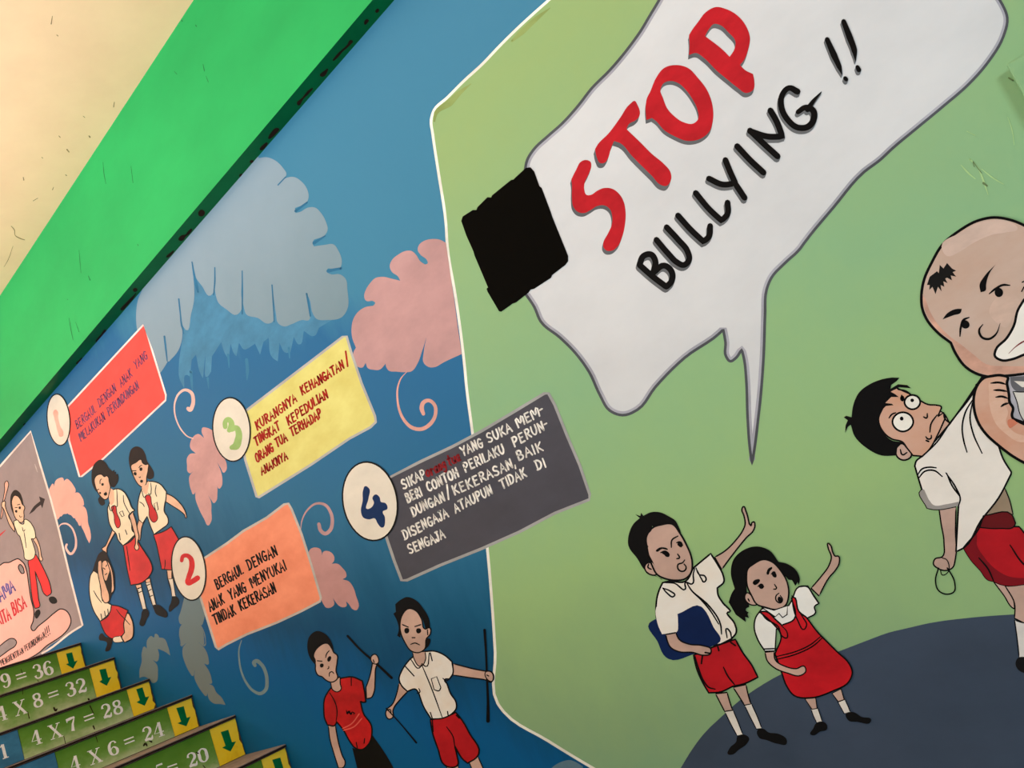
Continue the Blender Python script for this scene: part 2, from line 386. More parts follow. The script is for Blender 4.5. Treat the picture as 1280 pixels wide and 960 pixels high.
# per step: sheet, yellow panel's left edge (top, bottom), arrow, lettering
info = {
 0: (S6, (370, 178), (415, 325), '440,198! 480,188! 497,250! 517,243! 488,297! 440,268! 457,262!',
     [('4', (-215, 505), (-155, 487)), ('X', (-105, 470), (-30, 448)), ('9', (15, 434), (85, 412)), ('=', (118, 402), (188, 380)), ('36', (228, 372), (368, 330))]),
 1: (S6, (590, 285), (645, 470), '662,305! 706,297! 722,358! 742,352! 712,412! 662,385! 680,372!',
     [('4', (-12, 652), (58, 632)), ('X', (100, 618), (190, 590)), ('8', (225, 565), (300, 542)), ('=', (332, 524), (402, 500)), ('32', (445, 492), (590, 445))]),
 2: (S6, (835, 405), (893, 605), '908,435! 950,422! 970,487! 995,482! 965,545! 910,522! 932,508!',
     [('4', (215, 815), (290, 790)), ('X', (335, 775), (425, 745)), ('7', (455, 730), (525, 702)), ('=', (570, 680), (640, 655)), ('28', (685, 638), (832, 588)), ('1', (10, 905), (66, 885))]),
 3: (S6, (1105, 535), (1180, 775), '1175,560! 1225,548! 1245,625! 1270,618! 1243,682! 1183,662! 1207,650!',
     [('4', (478, 985), (548, 962)), ('X', (600, 944), (690, 912)), ('6', (728, 888), (805, 860)), ('=', (838, 835), (908, 808)), ('24', (960, 790), (1105, 738))]),
 4: (S7, (330, 700), (400, 940), '405,720! 455,705! 480,788! 507,783! 470,850! 415,825! 437,812!',
     [('20', (190, 965), (335, 905)), ('=', (62, 1012), (130, 988)), ('5', (-20, 1040), (50, 1014)), ('X', (-150, 1092), (-60, 1060)), ('4', (-275, 1135), (-205, 1112))]),
 5: (S7, (670, 880), (705, 1005), '748,905! 802,890! 830,985! 860,980! 822,1055! 762,1030! 785,1015!', []),
}
# Didone numerals: strokes with their own widths (fractions of height), cell 0..1 x 0..1
D = {
'0': ['.5,.97:.07 .2,.8:.2 .16,.5:.25 .2,.2:.2 .5,.03:.07 .8,.2:.2 .84,.5:.25 .8,.8:.2 .5,.97:.07'],
'1': ['.52,1:.24 .52,.04:.24', '.1,.82:.07 .5,.97:.1', '.15,.03:.07 .9,.03:.07'],
'2': ['.18,.72:.2 .2,.86:.12 .48,.97:.08 .78,.82:.2 .78,.62:.22 .5,.4:.14 .12,.1:.07', '.12,.1:.18 .45,.12:.2 .75,.08:.2 .9,.3:.05'],
'3': ['.2,.78:.17 .25,.9:.1 .5,.97:.07 .76,.84:.18 .74,.65:.2 .45,.53:.07', '.45,.53:.07 .8,.44:.2 .84,.24:.24 .55,.03:.1 .25,.08:.1 .18,.25:.19'],
'4': ['.62,.98:.1 .05,.3:.07 .95,.3:.08', '.66,1:.22 .66,.05:.22', '.38,.02:.06 .95,.02:.06'],
'5': ['.25,.95:.12 .85,.95:.14', '.24,.95:.06 .2,.5:.06', '.2,.5:.07 .5,.62:.08 .82,.45:.2 .82,.22:.24 .5,.03:.08 .25,.08:.1 .18,.22:.18'],
'6': ['.8,.8:.17 .75,.92:.09 .52,.97:.07 .24,.78:.2 .17,.45:.25 .25,.15:.2 .5,.03:.07 .8,.18:.2 .82,.35:.23 .55,.58:.07 .25,.42:.06'],
'7': ['.1,.98:.06 .12,.72:.06', '.1,.9:.2 .5,.92:.2 .92,.94:.12', '.92,.94:.06 .6,.5:.16 .48,.04:.26'],
'8': ['.5,.97:.08 .24,.86:.17 .26,.66:.17 .5,.53:.12 .78,.4:.2 .8,.18:.2 .5,.03:.08 .18,.16:.19 .2,.38:.17 .5,.53:.09 .74,.68:.16 .74,.87:.17 .5,.97:.08'],
'9': ['.2,.2:.17 .25,.08:.09 .48,.03:.07 .76,.22:.2 .83,.55:.25 .75,.85:.2 .5,.97:.07 .2,.82:.2 .18,.65:.23 .45,.42:.07 .75,.58:.06'],
'=': ['.0,.62:.1 1,.62:.1', '.0,.36:.1 1,.36:.1'],
'X': ['.2,.97:.2 .82,.04:.2', '.82,.97:.07 .18,.04:.07', '.02,.98:.06 .4,.98:.06', '.66,.98:.06 .98,.98:.06', '.02,.02:.06 .36,.02:.06', '.62,.02:.06 1,.02:.06'],
}
def numerals(txt, a, b, up):
    out = []; n = len(txt)
    a = (_ctx[0]+a[0]/_ctx[2], _ctx[1]+a[1]/_ctx[2]); b = (_ctx[0]+b[0]/_ctx[2], _ctx[1]+b[1]/_ctx[2]); up = (up[0]/_ctx[2], up[1]/_ctx[2])
    dx, dy = b[0]-a[0], b[1]-a[1]; H = math.hypot(*up)
    for i, q in enumerate(txt):
        x0, x1 = (i+.03)/n, (i+.97)/n; ps = []
        for st in D[q]:
            pts = []
            for tk in st.split():
                xy, wd = tk.split(':'); x, y = [float(k) for k in xy.split(',')]; xx = x0+(x1-x0)*x
                pts.append((a[0]+dx*xx+up[0]*y, a[1]+dy*xx+up[1]*y, len(st.split()) < 4, float(wd)*H*.92))
            ps += ribbon(smooth(pts, False, 6), 1, cap=False)
        out.append(ps)
    return out
for i in range(13):
    X, Z = STEPX[i], STEPZ[i]; Zb = STEPZ[i+1] if i < 12 else 0.0; zlo = Zb
    XB = STEPX[i-1] if i else XL
    st = box('step', XB - (0 if i else 0), X-.004, -.9, WALL-.002, 0 if i else 0, Z-.014, stone, stairs)
    # tread slab with a dark line along its nosing
    box('tread', XB-.002 if i else XL, X+.006, -.9, WALL-.004, Z-.012, Z, slabe, st)
    box('nosing_line', X+.0062, X+.0075, -.9, WALL-.004, Z-.011, Z-.003, paint((40, 30, 26), .3, 40), st)
    zb = Zb + .002; zt = Z-.014
    def rect(name, ya, yb, mat, th=.004):
        return box(name, X-.004, X-.004+th, ya, yb, zb, zt, mat, st)
    if i in info:
        sh, p0, p1, ar, tok = info[i]; c(*sh)
        yl = hit(_ctx[0]+(p0[0]+p1[0])/2/_ctx[2], _ctx[1]+(p0[1]+p1[1])/2/_ctx[2], 'x', X).y
        bl = {2: (26, 928), 3: (71, 950)}.get(i)
        yb_ = hit(bl[0], bl[1], 'x', X).y if bl else -.9 + (.35 if i > 3 else 0)
        # yellow end panel: worn ragged end by the wall
        rr = random.Random(i); ye = WALL-.004
        edge = [(ye - rr.uniform(0, .006) - .008*(1-k/7)*rr.random(), zb + (zt-zb)*k/7) for k in range(8)]
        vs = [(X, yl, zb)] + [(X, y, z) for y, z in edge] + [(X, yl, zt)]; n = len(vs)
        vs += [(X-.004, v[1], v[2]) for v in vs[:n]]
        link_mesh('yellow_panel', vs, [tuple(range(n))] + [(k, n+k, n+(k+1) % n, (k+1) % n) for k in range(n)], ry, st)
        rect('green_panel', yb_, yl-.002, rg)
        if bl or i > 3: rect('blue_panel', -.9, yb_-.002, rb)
        A = Art('', '', '', 3, (0, 0), axis='x', val=X, root=st, sign=1)
        A.k = 4
        A.put('arrow', tess([smooth(P(ar), True)]), arr)
        for t, a, b in tok:
            for ps in numerals(t, a, b, (-24, -92)): A.put('numeral', ps, tx)
        crk = paint((52, 44, 24), .2, 40); c(*sh)
        for q in {1: ["185,585:1 195,628:1.4", "150,440:1 152,470:.6", "360,560:2.4 372,576:3 380,566:1.4"], 2: ["425,745:.8 437,800:1", "600,545:1.6 625,600:1", "622,680:2 630,700:1.6", "590,500:2.6 600,515:1.4"],
                  3: ["632,725:1.4 652,790:.7", "958,810:2 970,798:3 980,812:1.6", "995,780:1.4 1010,785:2.4", "935,890:1.6 942,930:.8"], 4: ["285,940:.8 300,958:1.2", "240,855:1 255,862:1.6"], 0: ["140,300:.6 150,330:.9", "250,372:.8 262,395:.6"]}.get(i, []):
            A.put('crack', ribbon(smooth(P(q), False), 1), crk)
    else:
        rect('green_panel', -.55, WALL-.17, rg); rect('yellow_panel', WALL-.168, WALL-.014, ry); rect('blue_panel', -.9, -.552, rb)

# ================================================================= THE MURAL
WHITE = (226, 219, 205); SK = (192, 146, 122); SKL = (232, 190, 162); RED = (178, 28, 38); INK = (6, 6, 7)
PINK = (198, 154, 152)
# ---- green field with its white border
A = Art('painted_field', 'large pale green painted area with a thin white border, filling the right of the wall', 'mural background', 0, (700, 950))
edge = "@0,0,1 760,-62 686,0 640,42 624,58 602,81 580,101 558,123 543,137 539,150 541,168 548,215 557.5,280 559,306 570,374 581,460 583,482 590,536 600,610 609,684 615,754 619,816 622,879 630,890 685,926 741,960 790,987 860,1030"
green_area = ramp_mat('field_green', [(0, (128, 166, 128)), (.06, (134, 170, 126)), (.22, (148, 186, 126)), (.42, (134, 178, 134)), (.75, (144, 174, 116)), (1, (132, 170, 120))], .04, .42, -.35, .22, 2.0, (1.2, 1, 1))
pl = smooth(P(edge), False, 3)
A.put('green_paint', tess([pl + [(860, 1300, None), (2100, 1300, None), (2100, -900, None), (1250, -900, None)]]), green_area)
A.stroke('white_border', edge, 3.4, (232, 236, 226))
A.stroke('border_shade', ["@520,60,4.8 330,215:1 260,270:6 200,330:9 120,390:5 110,440:2", "@640,0,4 190,40:1 120,95:6 50,160:7 0,205:3"], 1, (128, 146, 84), var=.15, c2=(150, 172, 106))
g = Art('painted_ground', 'dark slate blue painted ground curving under the four figures at lower right', 'mural background', 4, (1100, 900))
g.put('slate_paint', tess([smooth(P("@0,0,1 838,985 851,960 867,934 880,917 905,893 924,876 945,861 978,842 1012,828 1049,814 1083,801 1110,791 1135,785 1161,779 1214,772 1267,768 1320,766 1420,768"), False, 3) + [(1900, 800, None), (1900, 1300, None), (838, 1300, None)]]), (62, 76, 96), var=.07, scale=3)
# a pale blue patch at the foot of the border
g = Art('painted_patch', 'small grey blue patch of paint at the bottom edge under the green field', 'paint patch', 2, (700, 955))
g.fill('patch', "@500,860,5.818 1090,600 1130,560 1180,535 1240,525 1270,535 1330,570! 1330,640! 1080,640!", (92, 124, 142))

# ---- scars in the plaster: small raised ridges of filler
g = Art('plaster_scratches', 'scratched plaster patch on the green paint below the end of the bubble', 'scratches', 14, (1220, 215))
for q in ["@1200,0,3.692 5,762:1 40,800:2 70,825:1", "45,735:2 80,770:1.4 110,840:2.4 130,900:.8", "100,780:.8 150,820:1.6 200,850:1", "220,540:.6 240,600:1.2 250,670:.6", "30,605:.8 70,625:1"]:
    g.stroke('ridge', q, 1.2, (166, 204, 142))
for q in ["@1200,0,3.692 108,845:3 125,858:2", "225,360:2 245,372:2", "60,745:1 100,800:.8", "60,750:1 66,770:1"]:
    g.stroke('scar', q, 1.2, (100, 124, 84))

# ---- leaves
g = Art('painted_wash', 'lighter blue wash with a ragged dripping edge below the largest grey leaf', 'paint patch', 3, (330, 430))
g.fill('wash', "@150,380,4.74 370,-60! 385,120! 350,330! 352,440 380,500! 395,420 415,430! 425,330! 450,300! 480,420 492,440! 505,300! 520,430 540,400! 545,310! 600,225! 620,290 645,330! 655,235! 680,300 690,310! 705,230! 740,270 760,262! 800,235! 830,300! 850,225! 880,200! 905,320 935,340! 945,230! 985,290 1010,285! 1030,195! 1060,240 1090,160! 1150,190 1180,140! 1290,75! 1290,-20! 1000,-160! 500,-180!", (70, 130, 166), var=.07, scale=9)
for q in ["@150,380,4.74 420,400:4 425,470:3 430,520:1", "640,300:3 645,350:2 646,380:.6", "750,330:4 755,400:4 752,450:1", "520,440:3 525,500:1", "1000,260:3 1005,320:1.4"]: c(150, 380, 4.74); g.stroke('drip', q, 3, (54, 120, 158))
def leaf(name, label, at, pts, col, base=7, **k):
    a = Art(name, label, 'painted leaf', base, at, 'leaves painted on the blue wall'); a.fill('blade', pts, col, **k); return a
lg = ramp_mat('leaf_grey', [(0, (98, 122, 132)), (.45, (116, 142, 154)), (1, (136, 160, 176))], 0, .8, -1.55, .25, 3, (1, 1, 1))
a = leaf('painted_leaf', 'largest grey leaf with deep cuts, tucked under the green beam', (330, 300),
 "@160,180,4 640,40! 655,70! 690,66 740,85 775,120 792,150 785,170! 750,205! 790,170 830,165 870,190 895,225 903,265 895,290 835,320! 838,345! 860,340 900,318 935,318 965,345 990,390 998,430 985,455 930,478! 922,495 930,512! 980,505 1030,503 1050,530 1068,600 1060,620 1000,622! 992,635 1010,650 1060,652 1085,670 1097,730 1095,830 1070,865 1000,880 940,872 925,850 905,770 892,748! 900,800 912,850 905,880 870,880 820,900 780,912 750,895 740,850 722,705! 728,790 732,850 722,890 700,898 650,870 590,850 580,820 571,635! 566,740 560,840 545,853 490,825 450,790 440,760 434,618! 432,700 425,745 412,758 370,710 335,660 320,590! 328,680 330,780 315,850 290,930 275,910 262,850 254,780! 268,900 272,960 250,1035 205,1088! 195,1085 182,965! 188,1040 198,1088! 185,1110 160,1145 100,1180! 60,1000! 42,900 42,830 50,780 70,730! 60,690!", lg)
GREYLEAF = a
for q in ["@160,180,4 254,775:2 262,850:1.8 268,905:2.2 280,950:.8", "434,618:1.4 434,690:2 428,755:1.4", "571,635:1.4 572,740:2 571,850:1.6", "720,705:1.6 726,790:1.8 731,890:1.2", "893,748:2.2 903,800:2.6 912,860:2", "182,962:2.4 190,1030:2.4 196,1085:1.4", "788,165:1.4 750,205:1.6", "895,292:2 838,335:3.4", "985,460:1.6 930,495:4", "1065,622:3 1000,635:4", "320,590:1.4 330,650:2.6 340,700:4 350,740:2"]:
    GREYLEAF.stroke('cut', q, 1.4, (44, 108, 146))
a = leaf('painted_leaf', 'big pink leaf touching the white border, right of the yellow panel', (510, 390),
 "@400,280,5.333 840,126! 800,105 750,100 700,110 660,140 652,175 670,205 712,240 718,262 700,270! 670,250 640,205 610,180 580,178 520,205 480,240 465,285 480,320 520,350 535,378! 480,365 420,352 370,360 330,400 305,440 295,485 305,510 350,512! 368,525 355,545! 300,555 250,590 220,640 210,700 215,760 240,825! 225,850 222,890 243,945 280,958 305,925! 318,960 360,972 394,972 430,940 462,848! 440,950 458,977 510,984 560,988 610,982 650,930 680,850 710,752! 692,850 694,930 730,955 760,955 825,922 945,866! 920,700! 895,505! 870,340!", (186, 148, 148), var=.06)
a.stroke('tendril', "@400,440,5.818 630,145:2 590,190:5 567,250:14 563,340:16 580,430:18 615,500:22 670,550:26 740,560:26 800,525:27 838,460:25 830,380:25 790,352:26 750,370:28 742,410:30 752,450:24".replace(':', ':'), 1, (210, 157, 144)) if 0 else None
def tendril(a, s, k, col=(214, 162, 150)):
    """widths in the string are sheet units"""
    out = []
    for t in s.split():
        if t[0] == '@': out.append(t); continue
        if ':' in t: q, wd = t.split(':'); t = '%s:%.2f' % (q, float(wd)/k)
        out.append(t)
    return a.stroke('tendril', ' '.join(out), 1, col)
tendril(a, "@400,440,5.818 630,145:4 590,190:8 567,250:12 563,340:14 580,430:18 615,500:22 670,550:26 740,560:27 800,525:28 838,460:25 830,380:25 790,352:26 750,370:30 740,410:32 752,450:26", 5.818)
a = leaf('painted_leaf', 'pink leaf hanging point down behind the number three badge', (250, 580),
 "@200,500,6 405,235! 350,208 318,208 312,225 330,285! 285,255 250,275 230,310 228,360 268,400! 225,405 205,430 203,490 210,540 225,550 248,535! 220,575 220,620 235,680 250,708 265,690! 265,730 290,810 330,890 365,940 380,920 385,830 382,760 362,715! 385,750 405,773 420,760 430,700 430,655 395,585! 425,640 445,665 460,650 468,600 462,555 430,468! 455,510 480,545 495,530 497,470 480,430! 440,330!", PINK, var=.08)
tendril(a, "@40,400,5.333 1075,790:6 1040,778:8 1005,745:9 968,680:9 950,610:10 955,540:11 980,490:14 1020,466:18 1062,485:22 1075,530:24 1068,575:26 1052,598:28 1040,590:24", 5.333, (228, 190, 180))
a = leaf('painted_leaf', 'salmon pink leaf curling beside the grey poster at far left', (95, 630),
 "@0,580,6.857 412,230! 430,200 455,170 462,185 462,218! 466,180 480,140 500,125 540,120 547,140 532,190! 550,145 575,128 600,145 630,185 648,225 645,242 628,250! 670,245 700,280 718,330 715,355 692,350! 725,370 750,440 754,500 775,580 778,640 765,679! 745,640 720,580 697,530 692,490! 685,530 665,500 645,470 642,425! 640,465 610,440 580,425 572,370! 574,425 545,430 522,450 488,385! 515,440 505,465 485,480! 440,380!", (238, 178, 166), var=.04)
tendril(a, "@0,580,6.857 500,550:6 520,520:10 570,512:14 610,540:15 640,600:16 652,670:18 640,735:20 605,770:22 578,745:20 565,710:18 572,690:18", 6.857, (238, 200, 194))
a = leaf('painted_leaf', 'dusky pink leaf sticking out from the right edge of the orange panel', (420, 730),
 "@360,610,5.65 140,465! 160,430 190,420 230,435 238,455 240,475! 250,450 280,445 315,465 328,495 322,520 308,535! 350,535 385,565 410,600 412,625 385,645! 430,660 460,700 480,760 495,850 485,862 460,858 430,820 410,800! 412,835 395,842 365,835 340,810 318,778! 325,825 310,840 270,845 250,820 235,790 180,640", (186, 142, 140), var=.06)
tendril(a, "@360,610,5.65 88,300:5 100,225:8 140,152:12 200,110:16 260,118:20 300,170:22 313,240:24 297,298:26 262,322:26 232,302:26 218,255:24", 5.65, (180, 146, 148))
gl = ramp_mat('leaf_grey_green', [(0, (108, 122, 122)), (.5, (104, 130, 140)), (1, (100, 138, 160))], 0, .9, -1.35, .2, 4, (1, 1, 1))
a = leaf('painted_leaf', 'long grey leaf hanging below the number two badge', (245, 790),
 "@200,620,4.8 145,610! 125,690 112,740 125,770 160,755! 125,778 115,830 122,870 128,898 160,880! 135,905 @220,780,8 32,70 32,130 48,210 70,225 115,180! 70,235 65,300 90,390 140,490 165,520 188,460! 185,540 215,610 260,680 305,720 315,690! 330,750 380,795 440,800 495,808! 460,740 400,680 370,620 330,600! 358,592 355,550 330,470 280,395! 322,405 325,350 290,250 225,180! 272,210 280,150 265,60 @200,620,4.8 262,895 228,870! 270,900 275,860 255,790 215,738! 250,775 262,750 265,660 255,600", gl)
a.stroke('tendril', "@220,780,8 655,165:1 632,240:1.6 632,360:2 655,480:2.4 705,590:2.8 775,670:3.4 845,695:4.2 895,660:4.4 910,570:4.2 895,480:4.2 850,400:4.4 800,370:5 780,385:5 790,415:4", 1, (112, 138, 144))
leaf('painted_leaf', 'small grey leaf bent like a hook just above the stairs', (190, 820),
 "@0,780,5.333 930,360! 930,310 945,250 945,190 965,150 978,165! 985,100 1010,80 1025,90 1035,65 1055,75 1060,90! 1090,95 1120,150 1135,210! 1100,185 1065,170 1052,165! 1060,210 1045,250 1020,240! 1050,280 1053,320 1035,390 1015,392 1000,372 950,352", gl)

# ---- text panels
def panel(label, at, quad, col, border, base, bw, words, **k):
    a = Art('text_panel', label, 'painted panel', base, at, 'numbered text panels')
    quad = ' '.join(t if t[0] == '@' or t.endswith('!') else t + '!' for t in quad.split())
    a.fill('board', quad, col, **k)
    a.stroke('border', quad, bw, border, closed=True)
    for sheet, tc, wd, up, ws in words:
        c(*sheet)
        for t, p, q in ws: a.put('lettering', word(t, p, q, up, wd), tc, var=.12, scale=20)
    return a
CS = (40, 400, 5.333); FS = (240, 400, 5.333); HS = (200, 620, 4.8); IS = (420, 480, 3.84); GS = (200, 500, 6)
panel('red text panel nearest the green beam, beside the number one badge', (150, 500), "@40,400,5.333 240,575! 743,32! 800,200! 892,500 890,535 @0,460,5.333 690,603! 545,722 530,725 460,480!", (250, 82, 76), (246, 224, 222), 12, 2.2,
 [(CS, (112, 66, 100), 1.5, (-16, -52), [('BERGAUL', (300, 728), (432, 612)), ('DENGAN', (450, 585), (565, 470)), ('ANAK', (592, 448), (672, 372)), ('YANG', (690, 330), (775, 255)), ('MELAKUKAN', (325, 812), (492, 662)), ('PERUNDUNGAN', (512, 644), (716, 450))])], var=.05)
panel('yellow text panel with dark red writing, beside the number three badge', (390, 540), "@240,400,5.333 360,605! 1005,112 1030,108 1060,210 1130,420 1220,640 1225,680 1190,715 1050,790! 800,960 @200,500,6 740,730 725,725 640,450! 600,250!", (222, 220, 134), (176, 180, 178), 12, 3.0,
 [(FS, (168, 34, 24), 2.25, (-17, -54), [('KURANGNYA', (432, 738), (704, 540)), ('KEHANGATAN', (732, 505), (1020, 318)), ('/', (1030, 300), (1050, 270)), ('TINGKAT', (424, 840), (592, 728)), ('KEPEDULIAN', (640, 705), (912, 512)), ('ORANG', (432, 952), (548, 868)), ('TUA', (564, 852), (640, 800)), ('TERHADAP', (664, 780), (870, 640))]),
  (GS, (168, 34, 24), 2.1, (-15, -56), [('ANAKNYA', (762, 565), (962, 438))])], var=.06, c2=(208, 200, 112))
panel('orange text panel with black writing, beside the number two badge', (330, 730), "@200,620,4.8 262,375! 400,285 500,210 640,130 745,50 770,45 790,80 850,230 910,420 965,610 960,632 850,690 700,760 520,830 400,890 350,920 335,905 290,760 240,600!", (242, 154, 120), (186, 184, 178), 12, 2.8,
 [(HS, (8, 6, 6), 2.05, (-20, -56), [('BERGAUL', (342, 562), (506, 464)), ('DENGAN', (532, 446), (712, 350)), ('ANAK', (300, 692), (392, 640)), ('YANG', (422, 622), (524, 568)), ('MENYUKAI', (552, 552), (764, 436)), ('TINDAK', (330, 772), (460, 706)), ('KEKERASAN', (484, 690), (702, 572))])], var=.07, c2=(226, 134, 100))
panel('dark grey text panel with white writing crossing the white border line', (610, 610), "@420,480,3.84 258,448! 400,375 560,300 700,225 860,130 1000,45 1020,45 1050,100 1110,250 1170,390 1218,530 1215,555 1050,620 880,710 700,790 500,870 340,942 315,942 280,850 240,730!", (74, 75, 84), (158, 162, 162), 12, 3.6,
 [(IS, (232, 232, 226), 2.2, (-15, -41), [('SIKAP', (322, 508), (436, 446)), ('YANG', (606, 346), (712, 300)), ('SUKA', (730, 286), (850, 224)), ('MEM-', (872, 212), (1000, 138)), ('BERI', (342, 570), (418, 532)), ('CONTOH', (442, 520), (594, 440)), ('PERILAKU', (618, 424), (814, 326)), ('PERUN-', (852, 302), (1022, 208)),
   ('DUNGAN', (368, 636), (528, 556)), ('/', (532, 545), (556, 530)), ('KEKERASAN,', (566, 536), (866, 392)), ('BAIK', (874, 370), (1000, 314)), ('DISENGAJA', (328, 748), (544, 634)), ('ATAUPUN', (572, 620), (756, 522)), ('TIDAK', (794, 506), (920, 440)), ('DI', (964, 414), (1014, 394)), ('SENGAJA', (352, 818), (528, 734))]),
  (IS, (134, 26, 32), 2.3, (-12, -46), [('orang', (436, 448), (532, 398)), ('tua', (538, 394), (600, 362))])], var=.06)

# ---- the poster-like picture at the far left
a = Art('painted_poster', 'grey painted poster at far left showing a boy with a bat above pink clouds', 'painted poster', 14, (40, 800))
a.fill('board', "@0,460,5.333 -180,760! 0,650! 205,420! 255,620! 330,850! @0,620,5.333 330,0! 460,510! 552,860! 490,900 400,955! 340,990! 200,1120! -200,1240!", (152, 140, 142), var=.04)
a.stroke('white_edge', "@0,460,5.333 -180,770 0,655! 205,422! 270,650! 340,880! @0,620,5.333 380,180 460,510! 550,862! 480,905 @0,700,6.857 410,772 360,800", 2.4, (236, 228, 222))
a.fill('pink_cloud', "@0,700,6.857 -120,80! 0,45 30,25 80,20 120,0 155,-10 180,5 205,30 225,80 245,200 265,330 290,440 285,520 268,590 280,605 330,565 400,510 470,450 520,420 560,430 595,470 608,530 590,580 540,640 470,690 400,735 340,790 200,870 -100,1010! -200,500!", (244, 182, 172), ink=1.1, var=.03)
a.fill('grey_bar', "@0,700,6.857 -60,770! 0,735 50,695 95,672 125,678 142,705 130,735 80,770 0,828 -60,865!", (146, 138, 140), ink=1.0)
a.fill('grey_hole', "@0,700,6.857 160,50 170,38 188,50 205,90 205,112 190,116 170,95", (140, 132, 134), ink=1.0)
c(0, 700, 6.857)
a.put('lettering', word('SAMA', (-40, 392), (138, 258), (-30, -96), 2.0), (92, 92, 160))
c(0, 700, 6.857)
a.put('lettering', word('KITA', (-10, 566), (100, 500), (-30, -100), 1.9) + word('BISA', (118, 484), (232, 394), (-28, -104), 1.9), (206, 40, 56))
a.put('lettering', word('MENGHENTIKAN', (12, 908), (208, 796), (-14, -46), .95) + word('PERUNDUNGAN', (218, 788), (392, 662), (-14, -48), .95) + word('!!!', (392, 668), (436, 630), (-14, -66), 1.2), (62, 48, 50))
a.fill('arrow', "@0,580,6.857 248,432! 290,365 345,318! 335,278! 385,300! 362,380! 350,350! 320,372 285,408", (40, 34, 36))
a.stroke('red_dash', "@0,580,6.857 -20,625:3 10,600:1.8 50,565:.6", 1, (200, 50, 60))
a.stroke('faint_mark', "@0,460,5.333 232,640:.6 240,665:1.4 250,695:.5", 1, (186, 178, 176))
a.fill('bat', "@0,580,6.857 45,155 58,145 72,165 68,205 52,260 38,310 25,330! 15,460 8,472 5,455! 20,340! 40,220", (230, 178, 160), ink=.7)
a.fill('raised_arm', "@0,580,6.857 15,330! 40,318 45,360 75,440 110,510 125,545! 125,585! 85,530 50,440 30,385 15,365", SKL, ink=.8)
a.fill('hair', "@0,580,6.857 118,440! 95,380 88,310 100,250 130,222 165,240 190,290 202,350! 170,360!", (26, 20, 20))
a.fill('face', "@0,580,6.857 105,300 125,270 150,275 175,305 195,350 207,360 212,380 205,400 206,450 190,500 160,495 130,460 112,400", SKL, ink=.8)
a.fill('arm', "@0,580,6.857 298,610! 320,650 345,720 355,790 365,820 352,832 340,822 335,780 315,700 285,650!", SKL, ink=.7)
a.fill('trousers', "@0,700,6.857 245,0 310,-45! 345,20 390,110 435,235 438,285 405,310! 395,305 340,190 300,95! 318,220 330,330 335,405 300,415! 285,370 262,210 250,80", (232, 52, 54), ink=.9, var=.08)
a.fill('shirt', "@0,580,6.857 118,490! 150,480 170,505 200,515 212,475 250,490 280,530 302,590 295,640 268,640! 285,690 302,770 290,805 250,825 215,815 205,760 190,690 170,620! 150,600 135,560 120,520", (236, 226, 196), ink=.8, var=.04)
a.fill('shoe', "@0,700,6.857 305,440 335,425 347,450 335,480 310,502 298,480", INK); a.fill('shoe', "@0,700,6.857 420,325 450,312 485,335 490,360 450,375 425,355", INK)
a.ink(["@0,580,6.857 130,375 150,372", "150,350 170,345", "165,440 175,455 190,450", "190,540 205,575 215,560", "205,580 215,640 225,720"], .7)
a.blob(["@0,580,6.857 132,395 145,395 142,418 133,415", "163,365 175,365 172,388 163,385"])
a.flush()

# ---- speech bubble, with its letters
a = Art('speech_bubble', 'huge white jagged speech bubble painted with red STOP and black BULLYING', 'speech bubble', 8, (860, 420))
bub = "@0,0,1 824,0 812,20 800,40 790,54 780,67 762,88 740,110 722,133 702,155 685,170 667,187 659,200 656,214! 660,300! 656,366! 668,384 676,402 700,422 719,441 737,466 750,494 762,513 778,519 797,512 819,484 856,447 900,416 904,412! @700,300,3.2 662,410 664,465 682,485 700,475 727,438! 737,480 745,560 750,700 758,820 768,897! 780,820 792,720 803,620 815,450 820,300 826,200 845,152 900,92 960,35 @0,0,1 1005,304 1042,259 1080,215 1100,200 1115,186 1145,161 1180,132 1210,106 1237,75 1254,46 1259,22 1252,4 1235,-18 1180,-60 1000,-110 880,-80 835,-20"
a.fill('bubble', bub, (206, 212, 216), var=.05, scale=3, c2=(197, 203, 207))
sb = smooth(P(bub), True)
def area2(l): return sum(l[i][0]*l[(i+1) % len(l)][1] - l[(i+1) % len(l)][0]*l[i][1] for i in range(len(l)))
sg = 1 if area2(sb) > 0 else -1
a.put('inner_shade', ribbon(sb, 4.5, closed=True, off=sg*2.6), (160, 164, 176))
a.put('outline', ribbon(sb, 3.4, closed=True), (76, 80, 86))
def letter(lp, holes, sh=(( -.6, 2.2), (-1.4, 4.2), (-2.2, 6.2)), col=(180, 30, 40)):
    lo = [smooth(P(lp), True)] + [smooth(P(h), True) for h in holes]
    s_ = []
    for dx, dy in sh: s_ += tess([[(p[0]+dx, p[1]+dy) for p in l] for l in lo])
    o = a.put('letter_shadow', s_, (94, 98, 102)); a.put('letter', tess(lo), col, var=.08, scale=14)
letter("@680,180,6 205,265! 240,195 280,130 315,120 350,135 355,165 335,225 305,290 302,340 320,382 350,382 400,350 450,330 510,335 560,370 595,425 612,510 608,600 585,700 550,770 510,800 470,800 445,770 445,740 480,670 510,600 512,540 495,490 450,460 400,465 350,495 300,518 255,510 220,470 210,400 210,300", [], sh=((-.3, 1.2), (-.8, 2.6), (-1.4, 4.6)))
letter("@640,0,4 415,745! 430,720 480,670 540,590 590,520 615,505 625,520 637,580 620,600 585,620 572,645! 640,710 700,770 760,820 792,860 795,900 770,930 745,925 700,880 600,780 540,715 510,705! 495,740 480,790 460,815 440,815 425,790", [], sh=((-.6, 2), (-1.2, 4), (-1.8, 6)))
